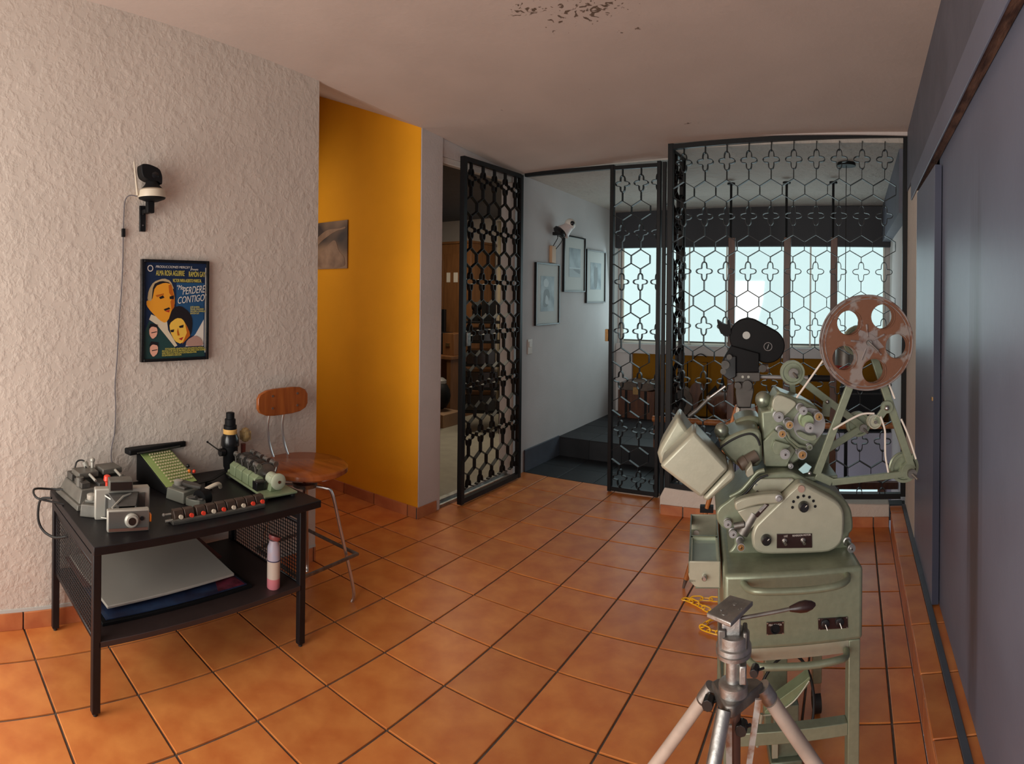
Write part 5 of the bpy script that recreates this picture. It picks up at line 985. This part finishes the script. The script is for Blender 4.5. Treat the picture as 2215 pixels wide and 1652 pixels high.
# the reel: a thing of its own, lifted off its spindle
rx, rz_, rr = D['reel']
rl_ = thing('film_reel', 'rusty steel film reel with five round holes mounted high on the green projector', 'reel', tuple(Matrix.Translation((.04, 1.718, 0)) @ Matrix.Rotation(.25, 4, 'Z') @ Vector((rx, .09, rz_))), .25)
holes = [circle(h[0] - rx, h[1] - rz_, h[2], 28)[::-1] for h in D['reelh']]
fr_ = MB().prism(circle(0, 0, rr * .985, 64), -.001, .001, holes).build('front_flange', 'reel', rl_)
MB().prism(circle(0, 0, rr * .985, 64), .029, .031, holes).build('rear_flange', 'reel', rl_)
MB().tube([(rr * math.cos(a * PI / 32), 0, rr * math.sin(a * PI / 32)) for a in range(64)], .003, 8, closed=True).tube([(rr * .93 * math.cos(a * PI / 32), -.001, rr * .93 * math.sin(a * PI / 32)) for a in range(64)], .0016, 6, closed=True).build('rim', 'reelg', fr_)
MB().tube([(rr * math.cos(a * PI / 32), .03, rr * math.sin(a * PI / 32)) for a in range(64)], .003, 8, closed=True).build('rear_rim', 'reelg', rl_)
for h in holes: MB().tube([(p[0], -.0012, p[1]) for p in circle(sum(q[0] for q in h) / 28, sum(q[1] for q in h) / 28, D['reelh'][0][2] * 1.05, 28)], .0017, 6, closed=True).build('hole_lip', 'reel', fr_)
for h in holes:
    hx, hz = sum(q[0] for q in h) / 28, sum(q[1] for q in h) / 28
for k in range(5):
    h0_, h1_ = holes[k], holes[(k + 1) % 5]; ax = sum(q[0] for q in h0_) / 28 + sum(q[0] for q in h1_) / 28; az = sum(q[1] for q in h0_) / 28 + sum(q[1] for q in h1_) / 28; l_ = math.hypot(ax, az) or 1
    ux, uz = ax / l_, az / l_; MB().tube([(ux * .018, -.0015, uz * .018), (ux * .055, -.0015, uz * .055)], .0032, 8).build('stiffening_rib', 'reelg', fr_)
MB().cyl((0, -.003, 0), (0, .033, 0), .026, n=28).build('hub', 'reelg', rl_)
MB().prism([((.052 if i % 2 == 0 else .03) * math.cos(.98 + PI * i / 5), (.052 if i % 2 == 0 else .03) * math.sin(.98 + PI * i / 5)) for i in range(10)], -.0014, -.0009).build('hub_star', 'reelg', fr_)
MB().cyl((0, -.003, 0), (0, -.014, 0), .008, n=12).cyl((-.002, -.012, .004), (.028, -.014, -.024), .0035, n=8).build('locking_catch', 'alud', rl_)
# things under the cart on the floor
pu = thing('film_rewinder', 'sage green rewinder with tilted curved guard standing under the projector cart', 'rewinder', tuple(Matrix.Translation((.04, 1.718, 0)) @ Matrix.Rotation(.25, 4, 'Z') @ Vector((-.165, .36, 0))), .25)
MB().box(-.055, .05, -.05, .12, 0, .04).build('base', 'greend', pu, bevel=.004)
MB().box(-.045, .04, -.03, .04, .04, .21).build('column', 'greend', pu, bevel=.004); MB().box(-.05, -.03, -.045, -.03, .05, .15).box(.042, .06, -.045, -.03, .06, .15).each('clamp', 'creamg', pu, bevel=.002)
MB().box(-.06, .02, .10, .16, .04, .33).build('rear_post', 'green', pu, bevel=.004)
tilt = [(-.085, .205), (-.03, .245), (.05, .295), (.075, .315), (.07, .285), (.02, .235), (-.05, .195)]
gd = MB().prism(smooth_poly(tilt, 2), -.05, .0).build('curved_guard', 'syng', pu, bevel=.003)
MB().tube(crv([(-.085, -.052, .20), (-.04, -.053, .205), (.02, -.053, .24), (.07, -.052, .30)], 6), .003, 6).tube([(-.086, -.052, .205), (-.10, -.052, .10)], .006, 8).build('guard_edge', 'creamg', gd)
MB().tube(crv([(-.09, .02, .24), (-.15, .06, .25), (-.13, .10, .32), (-.03, .12, .36), (.0, .14, .33)], 5), .005, 6).build('crank', 'creamg', pu)
MB().tube(crv([Vector((.10 * math.cos(a * PI / 9), .02 + .03 * math.sin(a * PI / 5), .19 + .15 * math.sin(a * PI / 9))) for a in range(-4, 13)], 3), .005, 8).build('power_cord', 'rubber', pu)

# ================================================================= FOREGROUND TRIPOD
X_, Y_, YW = D['TP']; t = D['trip']; k_ = t['k']
tr = thing('metal_tripod', 'aluminium tripod with flat pan head and dark grip handle in the right foreground', 'tripod', (X_, Y_, 0), YW)
pl = D['tplate']; tz = pl[4]; P4 = pl[:4]
hp_ = MB().prism(P4, tz - .009, tz, plane='xy').build('head_plate', 'alu', tr, bevel=.002)
cx_ = sum(p[0] for p in P4) / 4; cy_ = sum(p[1] for p in P4) / 4
ux = Vector((P4[1][0] - P4[0][0], P4[1][1] - P4[0][1])).normalized()
for a, b, r in ((.2, 0, .0045), (-.18, .13, .004), (-.30, -.02, .006), (.05, -.2, .001), (.12, -.24, .0015)):
    x = cx_ + ux.x * a * .08 - ux.y * b * .08; y = cy_ + ux.y * a * .08 + ux.x * b * .08
    MB().cyl((x, y, tz), (x, y, tz + .0006), r, n=14).build('plate_hole', 'steel', hp_)
MB().box(cx_ - .016, cx_ + .020, cy_ - .018, cy_ + .018, tz - .050, tz - .009).build('tilt_block', 'alu', tr, bevel=.003)
x0 = .004
MB().box(x0 - .030, x0 - .014, -.02, .02, tz - .078, tz - .030).box(x0 + .017, x0 + .026, -.02, .02, tz - .07, tz - .035).build('yoke', 'alud', tr, bevel=.003)
z = t['drumB'][1]
MB().lathe((x0, 0, z - .014), (0, 0, 1), [(0, .026), (.002, .0335), (.009, .034), (.010, .032), (.012, .032), (.013, .034), (.020, .0335), (.022, .030), (.042, .030), (.044, .026)], 36).build('pan_drum', 'alu', tr)
MB().cyl((x0, 0, t['colB'][1] - .004), (x0, 0, z - .012), .0145, n=24).build('centre_column', 'alu', tr)
MB().lathe((x0, 0, t['flB'][1]), (0, 0, 1), [(0, .020), (.002, .028), (.020, .028), (.024, .022)], 32).build('collar', 'alu', tr)
L0, L1 = t['legL']; F0, F1 = t['legF']; R0, R1 = t['legR']
zt = t['flB'][1]
MB().prism([(L0[0] - .002, .03), (x0 - .014, -.040), (x0 + .002, -.040), (R0[0] + .004, .028), (R0[0] - .01, .045), (L0[0] + .01, .042)], zt - .022, zt + .002, plane='xy').build('spider', 'alud', tr, bevel=.004)
def dirleg(p, q, y0, y1, length_z):   # extend the leg to the floor
    d = Vector((q[0] - p[0], y1 - y0, q[1] - p[1])); s = (p[1] - .012) / -d.z
    return Vector((p[0], y0, p[1])), Vector((p[0], y0, p[1])) + d * s
for nm, (p, q), y0, y1, r, m_ in (('leg', (L0, L1), .03, .045, .0125, 'legtube'), ('leg', (R0, R1), .03, .045, .0145, 'legtube'), ('leg', (F0, F1), -.035, -.055, .0125, 'legtube')):
    a, b = dirleg(p, q, y0, y1, 0); a2 = a + (b - a) * .09; m2 = a + (b - a) * .55
    a2 = a + (b - a) * .04
    l = MB().cyl(a2, m2, r, n=18).build('leg', m_, tr)
    MB().cyl(a, a + (b - a) * (.11 if p is F0 else .035), r * 1.1, n=18).build('leg_sleeve', 'alu', l)
    MB().cyl(m2, b, r * .72, n=14).build('lower_tube', 'alu', l); MB().cyl(b + Vector((0, 0, .012)), b + Vector((0, 0, -.012)), r * .8, r * .5, n=12).build('foot_tip', 'rubber', l)
MB().cyl((x0 + .004, .012, zt - .02), (x0 + .006, .012, .32), .0105, n=16).build('centre_tube', mat('brown_tube', (.12, .06, .045), .45, .2), tr)
for p, q in ((t['strut'][0], (t['strut'][1][0] - .012, .60)), (t['strut2'][0], (-.001, .60))): MB().prism([(p[0] - .006, p[1]), (p[0] + .006, p[1]), (q[0] + .005, q[1]), (q[0] - .005, q[1])], -.012, -.007).build('flat_brace', 'rust', tr)
h0 = (t['h0'][0] - .02, .0, t['h0'][1]); h1 = (t['h1'][0], .01, t['h1'][1]); g1_ = (t['g1'][0], .015, t['g1'][1])
MB().cyl(h0, h1, .0036, n=12).build('pan_handle', 'alud', tr)
d = Vector(g1_) - Vector(h1); MB().lathe(h1, d, [(-.004, .0045), (0, .006), (d.length * .35, .0105), (d.length * .6, .0112), (d.length * .85, .008), (d.length, .003)], 20).build('handle_grip', 'bake', tr)
for (x, z), r, y0 in ((t['kn1'], .0115, 0.0), (t['kn2'], .0085, -.02), (t['kn3'], .012, .0)):
    MB().cyl((x, y0 - .008, z), (x + .004, y0 + .014, z), r, n=8).cyl((x, y0, z), (x + .02, y0 + .01, z), r * .3, n=8).build('lock_knob', 'blackg', tr, bevel=.001)
MB().box(t['cl'][0] - .011, t['cl'][0] + .003, -.02, .012, t['cl'][1] - .02, t['cl'][1] + .016).build('clamp_jaw', 'alu', tr, bevel=.003)

# ================================================================= MOVIE CAMERA ON A WOODEN TRIPOD
X_, Y_, YW = D['CP']
tw = thing('wooden_tripod', 'orange-brown wooden tripod with geared metal head behind the projector', 'tripod', (X_, Y_, 0), YW)
g_ = MB().prism(D['cgear'], -.05, .05).build('geared_head', 'geard', tw, bevel=.005)
for x, z, r in D['cgw']: MB().cyl((x, -.085, z), (x, -.05, z), r, n=20).build('hand_wheel', 'geard', g_)
c = D['cbar']; MB().cyl((c[0][0], -.02, c[0][1]), (c[1][0], -.04, c[1][1]), .011, n=10).build('pan_bar', 'greyl', tw); MB().cyl((c[1][0] - .02, -.04, c[1][1]), (c[2][0], -.045, c[2][1]), .017, n=12).build('bar_grip', 'blackm', tw)
bz = D['cbase'][0][1]
MB().prism(D['cbase'], -.06, .06).build('base_plate', 'alud', tw)
fx, fy = D['cfoot']
feet = [(fx, fy), (.28, -.10), (.04, .42)]
tops = [(-.045, 0), (.045, -.02), (.0, .05)]
for (x, y), (tx_, ty_) in zip(feet, tops):
    top = Vector((tx_, ty_, bz)); bot = Vector((x, y, .0)); d = bot - top; s = Vector((d.x, d.y, 0)).normalized().cross(Vector((0, 0, 1))) * .022
    mid = top + d * .55
    l = MB().cyl(top + s, mid + s, .011, n=8).cyl(top - s, mid - s, .011, n=8).build('leg', 'woodo', tw)
    MB().cyl(top + d * .42, top + d * .95, .013, n=8).build('lower_leg', 'woodo', l)
    MB().cyl(top + d * .95, bot, .012, .006, n=8).build('steel_spike', 'alud', l); MB().cb(top + d * .56, (.07, .03, .035)).cb(top + d * .80, (.04, .03, .05)).each('leg_clamp', 'blackm', l)
MB().prism([(-.065, bz - .10), (-.045, bz - .10), (-.03, bz + .0), (-.045, bz + .01)], -.075, -.065).build('light_bracket', 'cream', tw)
mvc = thing('movie_camera', 'black vintage movie camera with twin-drum film magazine on the wooden tripod', 'camera', (X_, Y_, 0), YW)
(x0_, z0_, r0_), (x1_, z1_, r1_) = D['mag']
ang = math.atan2(z1_ - z0_, x1_ - x0_); pts = [(x0_ + r0_ * math.cos(a), z0_ + r0_ * math.sin(a)) for a in [ang + PI / 2 + PI * i / 20 for i in range(21)]] + [(x1_ + r1_ * math.cos(a), z1_ + r1_ * math.sin(a)) for a in [ang - PI / 2 + PI * i / 20 for i in range(21)]]
mg = MB().prism(pts, -.04, .04).build('film_magazine', 'blackm', mvc, bevel=.006)
q = D['magc'][0]; MB().cyl((q[0], -.043, q[1]), (q[0], -.04, q[1]), q[2], n=24).build('round_label', 'mat_', mg)
q = D['magc'][1]; MB().tube([(p[0], -.041, p[1]) for p in circle(q[0], q[1], q[2] * .9, 28)], .0022, 6, closed=True).cyl((q[0] - .004, -.042, q[1] - .012), (q[0] + .004, -.042, q[1] + .012), .003, n=6).build('lock_ring', 'greyl', mg)
MB().prism(D['hood'], -.05, .05).build('matte_box', 'blackm', mvc)
MB().prism(D['cbody'], -.06, .05).build('camera_body', 'blackm', mvc, bevel=.004); MB().prism(D['cbody2'], -.075, .04).build('lens_turret', 'blackg', mvc, bevel=.004)
q = D['cbody2'][4]; MB().cyl((q[0] + .02, -.09, q[1] + .05), (q[0] + .02, -.06, q[1] + .05), .022, n=18).cyl((q[0] + .01, -.08, q[1] + .015), (q[0] + .01, -.06, q[1] + .015), .016, n=16).cyl((q[0] + .04, -.085, q[1] + .09), (q[0] + .04, -.06, q[1] + .09), .014, n=16).build('lens_barrel', 'greyd', mvc)
pt = MB().prism(D['cplate'], -.055, .055).build('camera_plate', 'geard', mvc, bevel=.003)
a = D['cplate'][0]
for dx in (.05, .08): MB().cyl((a[0] + dx, -.058, a[1] - .022), (a[0] + dx, -.055, a[1] - .022), .007, n=10).build('screw', 'silver', pt)
q = D['cgw'][2]; MB().cyl((q[0], -.05, q[1]), (q[0] + .03, -.05, q[1]), .022, n=16).build('side_motor', 'alud', mvc)
# yellow plastic chain on the floor: every link a part
ch = thing('plastic_chain', 'yellow plastic chain lying on the terracotta floor by the wooden tripod feet', 'chain', (0, 0, 0))
lk = None
for L in D['chain']:
    C = crv([(x, y, .010) for x, y in L], 12); acc = 0; nxt = 0; side = 0
    for i in range(len(C) - 1):
        seg = (C[i + 1] - C[i]).length; acc += seg
        if acc >= nxt:
            dr = (C[i + 1] - C[i]).normalized(); rz_l = math.atan2(dr.y, dr.x)
            if lk is None:
                lp_ = [(.020 * math.cos(a) + (.012 if math.cos(a) > 0 else -.012), .011 * math.sin(a), 0) for a in [PI / 8 + PI * j / 8 * 1.0 for j in range(16)]]
                lk = MB().tube(lp_, .0032, 6, closed=True).build('link', 'yplast', ch); q = lk
            else: q = dup(lk, ch)
            q.location = C[i] + Vector((0, 0, .004 if side % 2 else 0)); q.rotation_euler = (.9 if side % 2 else .12, 0, rz_l); side += 1; nxt = acc + .042
